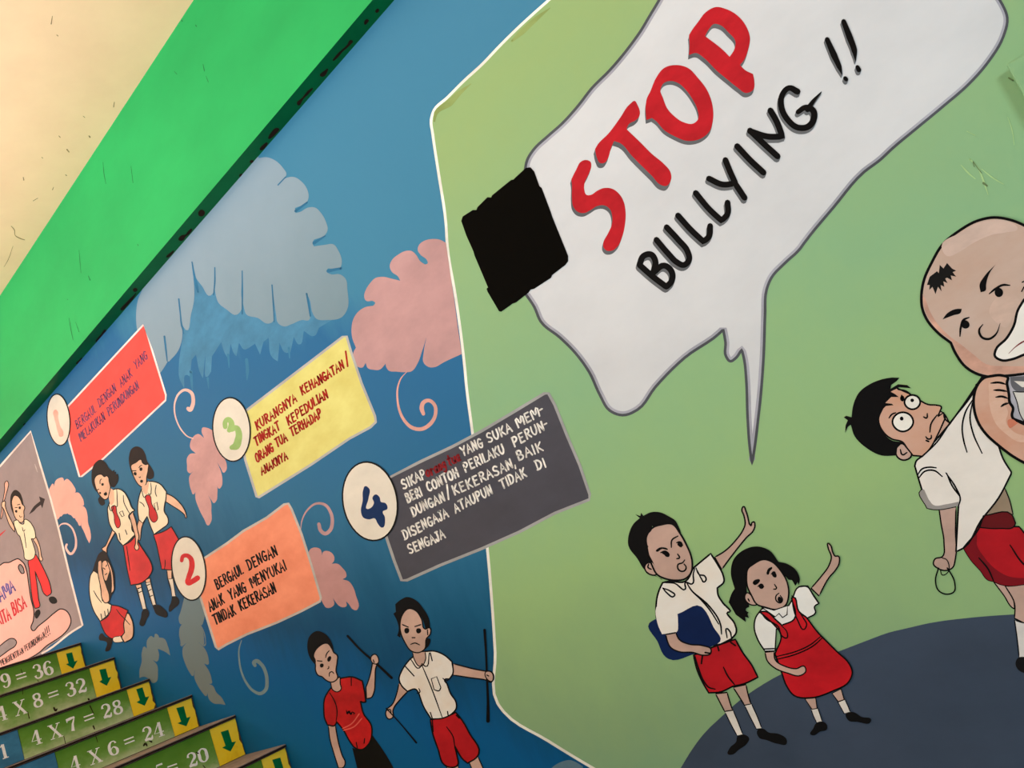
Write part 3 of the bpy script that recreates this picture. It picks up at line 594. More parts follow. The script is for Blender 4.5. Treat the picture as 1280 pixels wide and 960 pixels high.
letter("@640,0,4 690,460 720,390 760,340 820,325 880,340 930,390 975,450 1003,530 1005,600 985,660 950,690 880,705 810,680 760,650 720,605 700,590! 672,600! 668,540 675,490", ["742,450 755,490 775,540 810,580 860,612 905,618 928,600 925,540 905,500 870,450 830,415 790,405 760,415"], sh=((-.2, 1.5), (-.5, 3), (-.8, 4.8)))
letter("@640,0,4 885,175! 900,150 930,110 970,60 1020,35 1070,45 1130,80 1170,130 1190,190 1180,250 1160,300 1140,325! 1165,350 1205,370! 1211,400 1205,450 1170,465 1130,440 1080,400 1020,350 960,290 920,265 885,275! 888,220", ["965,180! 1060,255 1088,284! 1110,250 1118,210 1080,160 1040,125 1010,120 985,145"], sh=((-.3, 2), (-.8, 4), (-1.2, 5.6)))
def bl(strs, wd):
    ps = []
    for q in strs: ps += ribbon(smooth(P(q), False), wd)
    sh_ = []
    for dx, dy in ((-.3, 1.3), (-.7, 2.6), (-1.2, 3.9)): sh_ += [[(p[0]+dx, p[1]+dy) for p in pl] for pl in ps]
    a.put('letter_shadow', sh_, (100, 104, 108)); a.put('letter', ps, (6, 6, 7))
bl(["@780,20,2.667 52,830 95,868 140,902", "52,828 65,800 90,795 104,815 98,855!", "98,855! 135,832 160,855 158,885 142,902"], 7.6)
bl(["@780,20,2.667 108,746 150,795 175,820 200,830 217,812 212,785 180,745 142,704"], 7.4)
bl(["@780,20,2.667 180,665 225,715 265,752! 283,735 287,700"], 7.4)
bl(["@780,20,2.667 239,590 285,645 325,682! 345,660 345,622"], 7.4)
bl(["@780,20,2.667 338,480 352,515 370,555!", "283,542 330,562 370,558! 402,606"], 7.4)
bl(["@780,20,2.667 377,434 420,480 465,522"], 7.6)
bl(["@780,20,2.667 420,382 465,425 512,468", "420,384! 480,402 528,402! 508,350 488,315"], 7.6)
bl(["@780,20,2.667 578,252:8 550,240:7 528,262:7 524,300:7.5 545,345:7.5 580,372:7.5 615,368:8 632,345:8 630,315:8 605,305:7 580,320:6", "612,312:7 630,285:5 658,253:1"], 7.4)
for q in ["@780,20,2.667 677,78:6 700,130:8 718,170:6 727,195:1", "732,18:6 752,70:8 768,115:7 772,150:1"]: bl([q], 7)
for q in ["@780,20,2.667 737,207:5 741,212:5", "778,170:5 783,180:6"]: bl([q], 6)

# ---- black square
pl = smooth(P(" ".join(t + ("" if t[0] == "@" or t[-1] == "!" else "!") for t in "@560,180,4.364 72,420 80,395 135,360 155,360! 160,345 215,290 235,292! 240,280 345,195 357,195! 365,185 425,130 450,127 470,150 497,225! 500,232 510,238! 560,370 570,400! 590,450 655,610 655,640 640,660 568,715! 562,730 470,790! 450,795! 440,810 370,865! 350,872! 340,880 290,915 278,912 215,805! 210,790 218,782! 145,610! 138,585! 100,500".split())), True)
a = Art('black_square', 'matt black square with notched edges overlapping the left end of the speech bubble', 'black square', 34, (640, 300))
blk, nt_, bs_ = nodes('matt_black'); bs_.inputs['Base Color'].default_value = lin((6, 5, 3)); bs_.inputs['Roughness'].default_value = .9; bs_.inputs['Specular IOR Level'].default_value = .05
a.put('black_patch', tess([pl]), blk)  # flat matt black patch with a notched outline

# ---- number badges
def badge(label, at, sheet, e, rim, draw):
    a = Art('number_badge', label, 'number badge', 50, at, 'number badges of the text panels'); c(*sheet)
    el = ell(*e); a.put('rim', tess([ell(e[0], e[1], e[2]+rim*sheet[2]*.85, e[3]+rim*sheet[2]*.85, e[4])]), INK); a.put('disc', tess([el]), (222, 218, 204), var=.04)
    draw(a)
badge('oval badge with a pink number one, left of the red panel', (73, 525), CS, (177, 665, 72, 168, -5), 1.6, lambda a: a.fill('numeral', "@40,400,5.333 142,612 155,597 172,610 175,650 190,710 208,745 205,775 185,778 175,755 160,700 148,650", (240, 176, 160)))
badge('oval badge with a red number two, left of the orange panel', (236, 710), HS, (172, 435, 96, 188, -8), 2, lambda a: a.stroke('numeral', "@200,620,4.8 130,388:4.6 138,362:5 160,357:5.2 182,372:6 192,410:7 186,450:7 172,490:6.4 168,522:6 195,512:6.4 225,492:6.8", 4, (206, 40, 44)))
badge('oval badge with a green number three, left of the yellow panel', (290, 537), FS, (263, 730, 120, 208, -4), 2, lambda a: a.stroke('numeral', ["@240,400,5.333 222,712:6 222,680:6 240,662:6 260,680:7 262,710:8 248,735:6", "262,728:7 295,720:7 312,755:8 308,800:9 292,840:10 265,850:6"], 4, (150, 186, 112)))
badge('oval badge with a navy number four, left of the dark grey panel', (463, 627), IS, (163, 563, 126, 186, -10), 2.4, lambda a: a.fill('numeral', "@420,480,3.84 140,490 158,500 156,550 150,600 170,592 182,570 175,545 190,530 210,545 215,565 238,572 246,600 225,612 235,640 220,690 200,670 185,645 160,650 130,640 120,615 128,560 130,510", (8, 44, 92)))

# ---- figures on the blue: two standing girls and the crouching one
def fig(label, at, base, group='painted children on the wall'):
    return Art('painted_child', label, 'painted figure', base, at, group)
G1 = (228, 186, 158); SHW = (236, 226, 198)
a = fig('painted schoolgirl in red tie standing with one arm stretched out to the right', (195, 700), 20)
a.fill('hair', "@80,540,7.111 580,200 600,150 640,128 690,145 720,190 740,260 780,320 800,370 790,410 750,418 735,400 740,300 700,440 660,440 625,410 590,330", (30, 22, 22), var=.2)
a.fill('arm', "@80,540,7.111 905,545! 960,570 1020,620 1065,680 1085,730 1085,765 1070,735 1055,720 1030,700 960,655 905,620!", G1, ink=.9)
a.fill('arm', "@80,540,7.111 665,780! 650,830 652,900! 665,960 700,820 720,790!", G1, ink=.9)
a.fill('leg', "@80,660,5.818 748,305! 755,370 775,440 800,500! 812,500! 795,440 785,370 785,305!", G1, ink=.9)
a.fill('sock', "@80,660,5.818 758,372! 792,368! 800,420 812,498! 785,498! 775,430", (228, 222, 206), ink=.6)
a.fill('shoe', "@80,660,5.818 785,500! 820,500 838,545 800,585 765,608 762,580 778,540", INK)
a.fill('skirt', "@80,660,5.818 650,50! 735,20 780,-10! 810,40 835,85! 830,200! 785,305! 710,300! 690,200 670,110", (206, 52, 54), ink=1, var=.09)
a.fill('shirt', "@80,540,7.111 690,510 740,440! 790,440 850,460 910,530! 905,600 895,640! 890,700 925,770 925,810 870,860 800,910! 770,840 740,750! 700,810! 665,780! 655,700 660,610", SHW, ink=1, var=.04)
a.fill('face', "@80,540,7.111 595,300 640,270 685,245 700,275 730,290 745,285 748,330 735,400 725,470 700,490 670,475 630,420 605,350", G1, ink=.9)
a.fill('neck', "@80,540,7.111 690,490! 735,465! 748,440 745,520 735,555 700,530!", G1)
a.fill('tie', "@80,540,7.111 735,560 755,560 780,640 830,740 832,770 800,803 765,770 755,680", (196, 40, 44), ink=.7)
a.ink(["@80,540,7.111 610,345 640,345", "665,320 680,300 695,295", "665,400 675,405 680,395", "770,450 775,520 765,555 748,545", "690,520 720,580 735,560", "820,470 812,540 825,575", "670,620 700,640 715,665", "800,640! 825,622! 838,690! 815,702! 800,640!", "@80,660,5.818 730,300 735,270 735,230"], .8)
a.blob(["@80,540,7.111 620,360 640,358 640,385 628,385", "675,318 690,315 690,345 678,345", "678,430 700,428 695,450 680,448"])
a.flush()

a = fig('painted schoolgirl in red tie bending forward, hand on the crouching girl', (165, 740), 34)
a.fill('hair', "@100,550,9.6 145,350 190,265 250,235 300,265 350,340 390,375! 415,355! 412,385! 432,380! 430,415! 455,405! 462,460 440,530 400,570 370,560 340,700 300,710 295,770 265,788 230,760 215,710! 235,670 180,600 145,520 138,430", (24, 20, 20), var=.2)
a.fill('arm', "@80,660,5.818 360,-10! 345,30 320,90 300,130 275,155 285,165 305,185 312,150 345,80 380,20!", G1, ink=.9)
a.fill('leg', "@80,660,5.818 590,375! 625,365! 635,420 655,500 670,560! 645,565! 615,470", G1, ink=.9); a.fill('leg', "@80,660,5.818 520,415! 560,408! 575,500 600,590! 575,595! 545,500", G1, ink=.9)
a.fill('sock', "@80,660,5.818 595,400! 628,392! 650,480 668,558! 645,562! 620,480", (228, 222, 206), ink=.6); a.fill('sock', "@80,660,5.818 535,445! 562,432! 580,500 598,588! 572,592! 550,510", (228, 222, 206), ink=.6)
a.fill('shoe', "@80,660,5.818 648,568 680,558 730,590 752,620 748,648 710,645 665,620 655,595", INK); a.fill('shoe', "@80,660,5.818 575,598 605,592 618,625 600,665 570,715 555,710 560,650", INK)
a.fill('skirt', "@80,660,5.818 430,128! 480,100 520,55! 545,110 590,180 635,260 642,300 620,350 560,400 485,415! 465,330 445,220", (208, 52, 54), ink=1, var=.09)
a.fill('shirt', "@80,540,7.111 400,640 440,510! 480,505 530,530 570,590 610,680 625,695 605,710! 575,745 600,800 610,880 640,905! @80,660,5.818 505,60 460,105 428,128! 395,90 370,30 @80,540,7.111 440,880 410,830! 400,800 390,730 388,670", SHW, ink=1, var=.04)
a.fill('arm', "@80,540,7.111 580,745! 610,710! 640,800 655,880 @80,660,5.818 545,60 535,110 545,145 530,162 515,150 520,110 518,60!", G1, ink=.9)
a.fill('face', "@100,550,9.6 180,450 210,420 255,412 300,440 310,430 335,440 350,500 365,560 350,640 330,700 300,715 260,690 215,630 185,560", G1, ink=.9)
a.fill('neck', "@100,550,9.6 345,680! 370,580! 405,610 410,660 400,760 380,780 350,720", G1)
a.fill('tie', "@80,540,7.111 428,660 450,655 470,720 500,800 500,830 480,853 455,820 445,740", (200, 40, 44), ink=.7)
a.ink(["@100,550,9.6 240,530 245,480 262,465", "205,600 225,590", "285,640 300,650 312,620", "440,590 445,700 432,800 410,780", "520,660 525,740 560,820 600,890", "470,870! 510,850! 530,910! 505,920! 470,870!", "@80,540,7.111 395,640 425,700 440,650", "545,870 560,910", "490,900 500,960", "@80,660,5.818 455,130 465,200 480,310", "@80,660,5.818 535,440 562,432", "545,470 565,460", "600,420 625,408", "610,460 635,445", "618,500 645,490"], .8)
a.blob(["@100,550,9.6 258,522 280,518 278,548 262,548", "230,625 252,628 248,650 235,648", "285,648 320,630 318,665 300,668"])
a.flush()

a = fig('painted girl with long black hair crouching with both hands on her head', (140, 790), 52)
a.fill('hair', "@80,660,5.818 205,320! 230,240 260,180 290,165 320,210 345,270 365,330 370,400! 365,460 345,490! 330,540! 290,520 270,440 240,350", (26, 20, 20), var=.2)
a.fill('shoe', "@80,660,5.818 258,815 275,765 300,790 350,805 345,850 330,890 305,898 310,830 285,820", (30, 22, 22))
a.fill('knee', "@80,660,5.818 420,800! 440,650 460,620 490,660 505,740 495,800 440,832!", G1, ink=1)
a.fill('skirt', "@80,660,5.818 262,680! 320,640 345,560! 400,570 465,600! 450,640 435,690 440,760! 420,785 350,805 310,780 280,730", (204, 44, 46), ink=1, var=.1)
a.fill('shirt', "@80,660,5.818 215,310! 245,330 265,430 280,530! 320,545 345,560! 335,610 300,650 262,678! 215,600 185,480 185,390 195,340", SHW, ink=1, var=.04)
a.fill('face', "@80,660,5.818 275,255 300,235 322,260 335,300 325,340 300,385 290,370 282,310", G1, ink=.8)
a.fill('arm', "@80,660,5.818 248,245! 262,235 275,300 290,370 310,430 330,500 325,535 300,545 280,520 268,440 245,300", G1, ink=.9)
a.fill('arm', "@80,660,5.818 305,225! 325,250 350,310 362,400 360,460 342,478! 345,400 335,310 318,260", G1, ink=.9)
a.fill('sock', "@80,660,5.818 355,805 410,785! 430,825! 400,832 360,825", (230, 222, 204), ink=.6)
a.ink(["@80,660,5.818 285,290 298,300", "305,280 312,268", "300,340 312,330", "215,455 240,500 275,545", "380,590 410,630 440,660 480,705", "300,640 295,605", "275,660 268,625", "322,620 318,590"], .8)
a.flush()

# ---- boy in red shirt with a stick
SK2 = (196, 166, 152)
a = fig('painted boy in a red T-shirt and black trousers holding up a dark stick', (440, 900), 20)
a.fill('arm', "@360,740,4.364 220,728! 228,800 250,880 275,960! 300,958 312,935 295,890 275,820 258,728!", SK2, ink=1.1)
a.fill('arm', "@360,740,4.364 425,520! 440,480 455,420 460,370 455,350 475,340 492,360 492,385 480,410 475,480 468,550 455,575 428,582!", SK2, ink=1.2)
a.fill('trousers', "@360,740,4.364 350,850! 400,862 440,830 460,780! 510,850 560,930 600,1010! 390,1010! 372,940", (14, 13, 13))
a.fill('shirt', "@360,740,4.364 225,535 290,470! 350,463 405,485! 415,530 425,600! 408,602 395,595! 410,660 455,730 458,770 440,830 400,860 365,850 340,820 300,750 265,708! 255,728 215,725! 200,690 195,640 200,580", (184, 30, 32), ink=1.4, var=.18)
a.stroke('sash', ["@360,740,4.364 298,745 345,720 388,665", "302,755 360,735 402,690"], 1.4, (216, 96, 84))
a.fill('neck', "@360,740,4.364 232,492! 285,462! 285,500 290,530 270,545 245,535", SK2, ink=1.1)
a.fill('face', "@360,740,4.364 140,340 165,300 215,280 240,310 250,330 268,345 268,380 262,430 270,470 240,492 205,480 185,462 165,455 150,425 150,400", SK2, ink=1.2)
a.fill('hair', "@360,740,4.364 150,400! 120,360 105,290 118,240 155,213 205,230 240,280 252,335! 235,300 210,280 180,285 150,320 142,345 152,375", (7, 6, 7))
a.stroke('stick', "@360,740,4.364 325,240:3 400,320:2.6 470,380:3 565,468:3.4", 2, INK)
a.fill('fist', "@360,740,4.364 455,352 475,340 492,360 490,388 470,392 455,378", SK2, ink=.9)
a.ink(["@360,740,4.364 160,375 185,378", "205,358 212,335 225,320", "215,420 222,415 222,405", "225,460 228,440 240,435 250,445", "465,370 470,385", "345,468 345,510", "228,550 260,610 268,660 262,705", "372,820 378,850", "418,800 415,825", "318,645 325,665 330,650 340,665 350,655 365,662", "@310,850,8 985,310 1000,330 1010,310 1030,345 1045,320 1060,345"], 1.0)
a.blob(["@360,740,4.364 175,395 192,392 190,410 180,412", "215,362 232,350 232,372 220,380"])
a.flush()

# ---- boy in white shirt with a pole
a = fig('painted boy in white shirt and red shorts gripping an upright black pole', (560, 940), 20)
a.fill('leg', "@460,730,4.174 410,950! 470,945! 480,1010! 420,1010!", SK2, ink=1); a.fill('leg', "@460,730,4.174 528,930! 572,898! 600,960 620,1010! 560,1010!", SK2, ink=1.1)
a.fill('arm', "@460,730,4.174 162,515! 150,570 125,630 98,655 92,680 110,705 130,695 130,660 170,600 208,560!", SK2, ink=1.2)
a.fill('arm', "@460,730,4.174 443,415! 500,430 560,445 615,455 645,460 655,490 645,510 610,500 540,490 443,475!", SK2, ink=1.3)
a.fill('shorts', "@460,730,4.174 325,708! 400,695 458,670! 490,710 530,780 578,885 570,900 520,935! 500,920 452,845! 465,900 468,945 420,955 400,945 365,860 335,770", (176, 26, 34), ink=1.5, var=.14)
a.fill('shirt', "@460,730,4.174 222,390 295,352! 345,350 400,372 438,405! 442,470 425,495! 400,500 412,520! 430,570 460,620 460,650 440,675 390,700 330,705! 290,640 265,570! 250,550 205,560! 175,530 162,495 175,455 200,415", (232, 234, 230), ink=1.4, var=.05, c2=(224, 216, 202))
a.fill('neck', "@460,730,4.174 232,355! 298,352! 300,395 275,430 240,390", SK2, ink=1)
a.fill('face', "@460,730,4.174 168,200 175,170 215,128 250,140 280,185 298,235 322,228 325,260 305,285 295,340 265,358 230,352 190,300 170,250", SK2, ink=1.2)
a.fill('hair', "@460,730,4.174 168,280! 152,270! 160,240 150,190 132,155! 145,145! 142,105! 165,85! 200,68 250,85 290,130 318,180 325,240! 318,228! 300,235! 285,185 250,140 215,128 180,160 168,200 170,250", (7, 6, 7))
a.fill('hair_lock', "@460,730,4.174 300,340! 318,320 322,285 305,285!", (7, 6, 7))
a.stroke('pole', ["@460,730,4.174 608,240:3.4 615,350:2.8 621,500:2.6 626,620:3.4 626,715:4.6"], 3, INK)
a.stroke('stick', ["@460,730,4.174 95,648:1.6 170,730:1.6 252,828:2.4"], 2, INK)
a.fill('fist', "@460,730,4.174 615,458 640,458 654,485 645,508 625,500", SK2, ink=1)
a.ink(["@460,730,4.174 180,212 210,225", "245,222 275,212", "230,280 245,280", "222,315 245,308 270,318", "310,240 312,265", "222,392 268,438 282,415!", "282,415 300,430 320,360", "282,425 330,540 388,698", "330,495! 358,483! 380,540! 372,556 345,552! 330,495!", "325,360 335,400", "195,430 240,480", "390,492 412,505 420,500", "265,545 270,565 255,570", "325,670 335,700", "415,665 418,685", "410,745 445,800 452,845", "460,685 475,700", "335,710 340,770", "100,660 115,655 120,670", "620,475 630,480"], 1.1)
a.blob(["@460,730,4.174 193,232 212,232 210,255 198,258", "253,235 275,235 275,252 260,258"])
a.flush()

# ---- boy with book
SK3 = (188, 160, 148)
a = fig('painted boy in white shirt with a blue book under his arm, pointing up', (920, 920), 16)
a.fill('pointing_arm', "@770,620,6 740,460! 820,410 900,330 950,260 968,215 960,150 945,95 955,80 975,115 1000,210! 1015,225! 1020,200 1035,195 1042,215 1030,260 980,310 930,370 860,460 792,552!", SK3, ink=1.5)
a.fill('leg', "@800,740,4.364 508,520! 578,505! 590,560 605,612! 570,618! 540,570", SK3, ink=1.3); a.fill('leg', "@800,740,4.364 412,555! 475,548! 490,600 505,645! 462,652! 435,600", SK3, ink=1.3)
a.fill('sock', "@800,740,4.364 570,618! 608,610! 640,680 665,745! 635,748! 600,680", (220, 218, 212), ink=1); a.fill('sock', "@800,740,4.364 462,652! 508,645! 535,710 562,780! 530,785! 495,720", (220, 218, 212), ink=1)
a.fill('shoe', "@800,740,4.364 640,755 670,745 700,765 760,775 800,805 800,828 750,828 690,808 650,795", (15, 15, 16)); a.fill('shoe', "@800,740,4.364 530,790 570,778 596,800 585,825 540,860 500,888 480,885 490,850 525,815", (15, 15, 16))
a.fill('shorts', "@800,740,4.364 292,345! 400,300 520,258! 560,330 610,400 643,465! 570,500 505,515! 440,545 375,550! 340,490 310,420", (184, 28, 38), ink=1.6, var=.12)
a.fill('shirt', "@770,620,6 350,650! 400,640 520,640 580,540! 640,490 710,432! 760,510 805,600 810,640 760,690! 765,740 800,800 850,870 @800,740,4.364 480,110 515,170 525,220 500,255! 440,285! 300,300! 205,230! 120,228! 90,140 @770,620,6 300,850 310,750 330,690", (230, 234, 232), ink=1.7, var=.05, c2=(226, 222, 212))
a.fill('book', "@800,740,4.364 50,170 70,155 205,120 335,80 350,95 400,190 437,270 400,292 290,340 155,365 140,355 95,270", (10, 34, 82), var=.1)
a.fill('sleeve', "@800,740,4.364 100,70 150,60 200,110 208,180! 205,212 120,230! 95,170", (230, 234, 232), var=.05, c2=(226, 222, 212))
a.fill('forearm', "@800,740,4.364 140,232! 195,222! 215,260 270,285 340,292 388,315 385,335 345,345 290,330 210,325 165,300 150,270", SK3, ink=1.4)
a.fill('ear', "@770,620,6 215,530 230,505 260,500 290,530 300,590 260,590 225,565", SK3, ink=1.4)
a.fill('face', "@770,620,6 230,300 280,235 340,215 420,210 480,280 530,370 560,440 572,500 560,580 520,620 440,632 370,620 310,590 270,520 235,400", SK3, ink=1.7, var=.06)
a.fill('hair', "@770,620,6 350,632! 300,600! 220,560 160,470 92,370 98,280 130,210 178,165! 145,138! 182,150! 188,125! 205,148! 260,122 330,122 400,155 440,180 470,230 490,280! 440,225 380,210 330,220 285,235! 272,225! 270,250 240,290 228,340 245,385! 232,378! 250,440 280,500 300,560! 270,500 240,495 215,520 215,555! 280,595 340,620!", (6, 6, 7))
a.ink(["@770,620,6 300,412:5", "415,385 420,330 465,300", "335,425 370,415 400,440", "455,350 480,345 500,370", "455,470 475,465 462,435", "515,480 500,500 465,515 465,545 490,565 520,555 525,530 510,510", "600,540 625,590 665,600 675,630 660,645 640,620 610,560", "350,690 385,730 430,755 440,745 410,715 350,690", "370,650 440,655 520,698 520,650 570,660 580,580 590,545", "530,650 560,700 640,780 700,850 770,960", "245,510 240,535 265,550", "@800,740,4.364 475,250 475,200 490,215 500,255", "425,300 430,320", "495,275 520,292", "455,410 480,460 515,505", "340,350 335,390", "300,350 320,420 350,490 375,520 410,530", "355,330 385,335", "290,0 380,80 440,180 445,230"], 1.5)
a.blob(["@770,620,6 300,415 320,390 360,385 390,400 345,398 305,418", "345,430 375,415 400,430 398,455 375,455 360,440", "460,360 490,345 500,370 490,385 475,380"])
a.flush()
# ---- girl in pinafore
a = fig('painted girl with pigtails and red pinafore, pointing up beside the boy with a book', (1030, 910), 44)
a.fill('pointing_arm', "@900,660,3.556 405,268! 450,215 485,165 495,130 480,85 480,68 490,75 502,110 512,125 525,125 530,155 515,185 485,220 440,302!", SK3, ink=1.4)
a.fill('leg', "@900,660,3.556 378,760! 425,755! 432,802! 408,806!", SK3, ink=1.2); a.fill('leg', "@900,660,3.556 498,735! 538,715! 552,762! 525,772!", SK3, ink=1.2)
a.fill('sock', "@900,660,3.556 405,806! 435,802! 445,830 455,862! 430,866! 415,835", (220, 218, 212), ink=.9); a.fill('sock', "@900,660,3.556 525,775! 555,762! 568,790 580,820! 552,825!", (220, 218, 212), ink=.9)
a.fill('shoe', "@900,660,3.556 425,870 455,860 475,875 475,895 445,905 415,922 402,918 415,890", (15, 15, 16)); a.fill('shoe', "@900,660,3.556 560,825 590,818 630,840 672,852 670,862 610,862 570,855", (15, 15, 16))
a.fill('blouse', "@900,660,3.556 185,360! 240,350 305,345! 320,320! 350,262 390,258! 410,290 440,335! 420,350 425,375 390,400! 250,450! 245,545! 200,548! 170,500 152,440 158,400", (228, 232, 230), ink=1.4, var=.05)
a.fill('pinafore', "@900,660,3.556 175,372! 205,372 250,410 275,432! 330,405 318,310! 325,308 350,370 385,398! 440,470 460,490! 520,550 575,605 588,640 575,680 500,725 400,755 330,745 295,700 275,645! 245,560! 270,470 240,430", (186, 26, 36), ink=1.5, var=.16)
a.fill('forearm', "@900,660,3.556 200,552! 240,548! 245,585 290,615 340,625 375,615 382,635 360,655 300,645 240,620 210,590", SK3, ink=1.3)
a.fill('hair', "@900,660,3.556 130,350! 115,360 145,385! 125,378 128,400! 112,395! 115,418! 90,400! 70,385! 50,350! 38,330! 55,285 65,270! 48,200 60,140 110,95 165,82 220,100 260,150! 300,160 340,190 355,230 350,255! 345,240! 335,258! 325,240! 320,232! 305,230! 250,170! 160,150! 115,220! 120,290!", (6, 6, 7))
a.fill('ear', "@900,660,3.556 110,310 120,288 140,300 165,340 140,342 120,330", SK3, ink=1.2)
a.fill('face', "@900,660,3.556 118,220 125,180 150,160 195,140 230,150 270,190 298,240 305,300 290,345 255,362 200,352 165,340 140,300 122,260", SK3, ink=1.5, var=.06)
a.fill('collar', "@900,660,3.556 185,352! 240,365! 300,345! 298,385! 278,398! 262,380! 245,395!", (228, 232, 230), ink=1.2)
a.ink(["@900,660,3.556 148,245 175,235", "210,205 215,185 230,175", "168,260 185,250 195,262", "228,205 240,195 248,210", "238,272 250,270 242,250", "262,290 250,300 252,325 270,332 278,320 268,300", "320,300 325,350 345,410 375,450 385,430 370,400 345,360", "180,370 200,400 260,440 275,480 298,488 300,470 270,430", "250,585 340,560 420,520 458,485", "248,572 340,548 400,520 450,480", "195,538 248,536", "352,262 385,260 415,300 438,335", "125,315 130,325"], 1.3)
a.blob(["@900,660,3.556 146,240 178,232 175,240 150,252", "208,205 215,185 232,176 222,192 213,208", "172,258 190,252 192,268 180,270", "232,200 247,200 248,220 238,218", "262,305 275,318 270,330 258,325"])
a.flush()
# ---- boy being grabbed
a = fig('painted boy with staring round eyes being lifted by his shirt collar', (1210, 720), 16)
a.fill('hanging_arm', "@1120,560,3.2 172,242! 240,235! 238,330 238,440 225,480 200,490 165,480 150,465 155,445 185,435 192,380 180,300", SK3, ink=1.4)
a.fill('belly', "@1120,560,3.2 345,278! 400,210 435,160! 455,210 468,265! 410,272", (146, 130, 110), ink=1.2)
a.fill('leg', "@1180,640,4.364 270,380! 330,400 380,480 385,530! 370,520 330,460", SK3, ink=1.2)
a.fill('leg', "@1180,640,4.364 335,405! 400,400 500,370! 500,600! 435,605! 385,580! 385,500", SK3, ink=1.3)
a.fill('sock', "@1180,640,4.364 385,590! 440,605 500,600! 500,800! 410,795! 400,700", (214, 214, 212), ink=1.2)
a.fill('shoe', "@1180,640,4.364 390,825 405,795 440,790 500,800! 500,880! 420,872 400,855", (18, 18, 20))
a.fill('shorts', "@1180,640,4.364 108,200! 170,80! 410,80! 450,130 500,200! 500,385! 430,395 370,402 310,395 270,378! 240,370 200,320 150,265", (178, 26, 36), ink=1.5, var=.14)
a.fill('shorts_shade', "@1180,640,4.364 108,200! 170,85! 180,120 180,180 215,240 280,310 350,350 430,360 500,350! 500,385! 430,395 370,402 310,395 270,378! 240,370 200,320 150,265", (122, 20, 30), var=.08)
a.fill('waistband', "@1180,640,4.364 215,20! 370,15 390,60! 385,75 300,90 170,82!", (96, 22, 26), ink=1.2)
a.fill('neck', "@1040,440,5.333 700,385! 740,405 785,475! 720,600 640,690! 600,690! 560,640! 640,500!", (194, 160, 142), ink=1.2)
a.fill('shirt', "@1180,440,8 440,240! 380,250! 200,520 60,715! @1040,440,5.333 600,695! 560,730 552,760! 575,840! 600,920! @1120,560,3.2 100,170 125,240! 150,245 250,232! 240,415! 270,400 340,290 410,200 460,105! @1040,440,5.333 1195,800! 1140,710 1110,625! 1000,510 960,420 950,300 960,220! 1010,180!", (234, 232, 226), ink=1.7, var=.05, c2=(218, 216, 210))
a.fill('shirt_shade', "@1120,560,3.2 100,170 125,240! 150,245 250,232! 250,215! 200,225 150,228 130,205! 112,165!", (150, 148, 146))
a.fill('ear', "@1040,440,5.333 430,690 430,640 465,610 500,640 530,690 490,720 455,715", SK3, ink=1.6)
a.fill('face', "@1040,440,5.333 310,450 340,370 390,260 430,240! 520,280! 580,320! 640,350 700,355 728,365 720,395 705,430! 745,405! 755,440! 700,560 640,660 600,695! 540,690! 500,640 470,600 400,580 340,530", (202, 168, 152), ink=1.5, var=.09, c2=(198, 152, 126))
a.fill('hair', "@1040,440,5.333 430,690! 330,690 230,640 150,560 125,485! 105,500! 88,540! 90,490! 105,455! 78,435! 95,425! 130,435! 140,360 180,270 260,210 340,180 400,170! 450,172! 430,195! 395,220! 390,245! 440,215! 500,220! 528,242! 450,235! 410,250! 385,262! 420,280! 445,300! 395,300! 355,340! 400,345! 410,355! 360,360! 320,400! 305,460! 330,520 400,590 475,600! 435,640!", (6, 6, 7))
a.fill('eye', "@1040,440,5.333 403,467 425,420 470,402 520,420 542,467 520,510 470,530 425,510", (232, 232, 224), ink=1.8)
a.fill('eye', "@1040,440,5.333 483,335 500,300 535,287 572,300 588,333 572,368 535,382 500,368", (232, 232, 224), ink=1.8)
a.ink(["@1040,440,5.333 380,440 400,415 425,405", "465,290 470,325", "440,250 490,260 520,278", "700,420 660,480 652,535", "745,405 750,440 785,475", "610,432 630,440 635,410", "625,565 640,580 660,575 662,555", "628,590 645,597", "455,650 470,685 500,670", "1000,170 930,290 785,475 700,600 600,700", "950,300 890,400 868,500 880,600 900,668", "935,340 920,440 940,540 1000,675", "765,810 800,890 850,960", "570,820 600,780 650,768 695,772", "575,845 620,795 680,790 735,830", "@1120,560,3.2 200,100 240,160 257,205 250,232", "@1180,640,4.364 108,190 190,90 215,20", "360,180 430,280 500,330", "190,250 240,310 270,375"], 1.5)
a.blob(["@1040,440,5.333 452,442 463,430 476,440 472,455 458,455", "523,318 535,310 547,320 542,332 528,332", "462,292 478,295 472,328 460,325"])
a.stroke('ring', "@1120,560,3.2 170,480 158,530 170,570 205,585 232,575 235,540 215,495 205,480", 1.8, INK)
a.stroke('ring', "@1120,560,3.2 178,490 185,508 205,500 212,470 200,445 185,440", 1.3, INK)
a.flush()
# ---- the bully
a = fig('painted big bald bully with a white grin gripping another boy, at the right edge', (1262, 480), 60)
a.fill('collar', "@1180,440,8 640,240! 1000,200! 1000,700! 800,700! 690,660! 680,560 640,400", (168, 170, 180), ink=1.2)
a.fill('collar_shade', "@1180,440,8 660,250! 800,240! 900,230! 900,390 800,400 720,390 680,350", (96, 98, 104))
a.fill('shirt_patch', "@1180,440,8 700,290! 900,300! 900,350! 780,352!", (216, 214, 206)); a.fill('shirt_patch', "@1180,440,8 690,395! 760,400 900,395! 900,760! 800,690 760,620 730,500", (206, 206, 200), ink=1)
a.fill('head', "@1130,260,4.364 95,480 110,390 150,300 210,200 300,125 400,70 490,52 580,65 655,95 760,180 830,330 830,560 770,760 655,905! 560,915 430,915 340,870 280,790 255,735! 190,685 120,600 98,540", (194, 174, 162), ink=2.6, var=.07, scale=6, c2=(186, 160, 144))
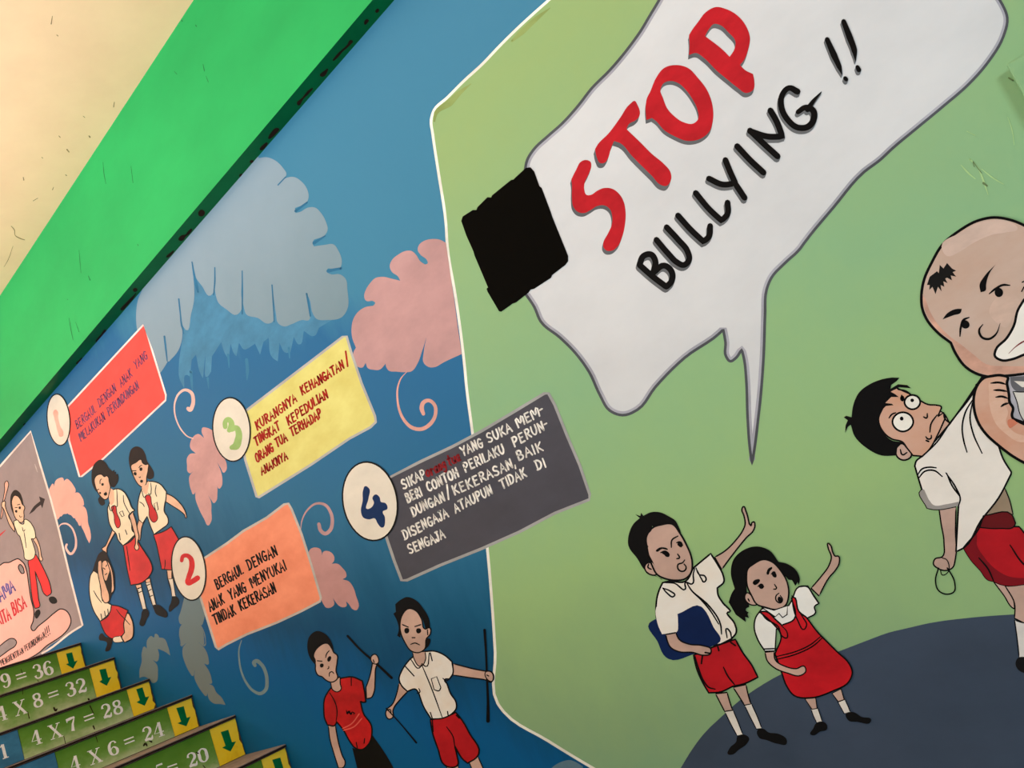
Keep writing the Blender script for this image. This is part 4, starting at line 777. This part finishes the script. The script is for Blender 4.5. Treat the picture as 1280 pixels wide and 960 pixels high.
a.fill('jaw_shade', "@1130,260,4.364 102,470! 105,520 130,595 195,678 260,728 290,790 345,862 430,905 560,906 700,890! 700,862! 560,862 450,852 380,800 320,752 250,700 190,640 140,560 118,500", (200, 158, 140), var=.12, scale=14)
a.fill('brow_light', "@1130,260,4.364 205,210 300,138 400,84 490,66 580,78 620,112 560,132 480,146 380,190 300,240 235,262", (200, 178, 166), var=.06, scale=14)
a.fill('nose_light', "@1130,260,4.364 480,520 540,470 610,480 640,540 590,600 560,650 500,620 465,570", (200, 176, 162), var=.06, scale=14)
a.fill('hair_tuft', "@1130,260,4.364 125,420! 140,375! 180,345! 190,355! 195,310! 215,330! 235,300! 262,330! 285,342! 265,350! 285,375! 255,368! 262,395! 235,380! 225,385! 238,410! 215,400! 220,430! 200,420! 205,455! 185,430! 172,470! 155,430! 138,448! 140,420!", (20, 20, 20))
a.fill('grin', "@1130,260,4.364 655,500! 620,560 600,640 560,710 500,775 495,805 530,830 590,825 655,800 800,760! 800,440! 700,470", (232, 232, 226), ink=2.4, var=.03)
a.stroke('lip_line', "@1130,260,4.364 570,795:.5 605,760:1.2 640,735:2 680,715:1.6", 1, (120, 40, 46))
a.fill('arm', "@1180,440,8 300,560 300,440 330,340 400,260 480,240 580,235 640,260 630,300 640,370 650,430 655,500 690,560 680,640 690,665! 800,720 1000,760! 1000,1200! 700,1050 540,930 420,820 350,720", (204, 172, 154), ink=2.6, var=.1, c2=(196, 146, 122))
a.fill('crease', "@1180,440,8 635,720! 640,680 670,670 740,710! 700,740 660,760", (204, 126, 100))
a.fill('arm_light', "@1180,440,8 470,270 560,262 610,300 590,420 610,520 640,600 620,700 700,800 860,880 760,900 620,820 520,720 470,600 450,420", (214, 184, 166), var=.12, scale=16, c2=(204, 164, 142))
a.fill('crease', "@1180,440,8 635,720! 640,680 670,670 740,710! 700,740 660,760", (204, 126, 100))
a.ink(["@1180,440,8 465,312 550,305 625,325", "495,382 560,382 635,395", "515,452 580,445 640,465", "568,548 600,525 650,510"], 2, .35)
a.ink(["@1130,260,4.364 465,468 500,440 540,420 578,422", "305,700 310,650 325,610 355,597", "430,635:2 410,665:3 425,705:3 460,715:3 500,690:2.6 525,628:1"], 2, .5)
a.ink(["@1130,260,4.364 655,400 645,405", "655,430 642,455"], 1.2, .4)
a.blob(["@1130,260,4.364 418,460! 412,420 440,370 500,308! 470,350 455,385 448,420 445,450", "210,608! 235,575 290,550 315,550! 310,570 270,585", "495,455 515,435 538,450 535,478 510,485 497,472", "315,635 330,612 352,622 355,648 335,658 318,650"])
a.flush()
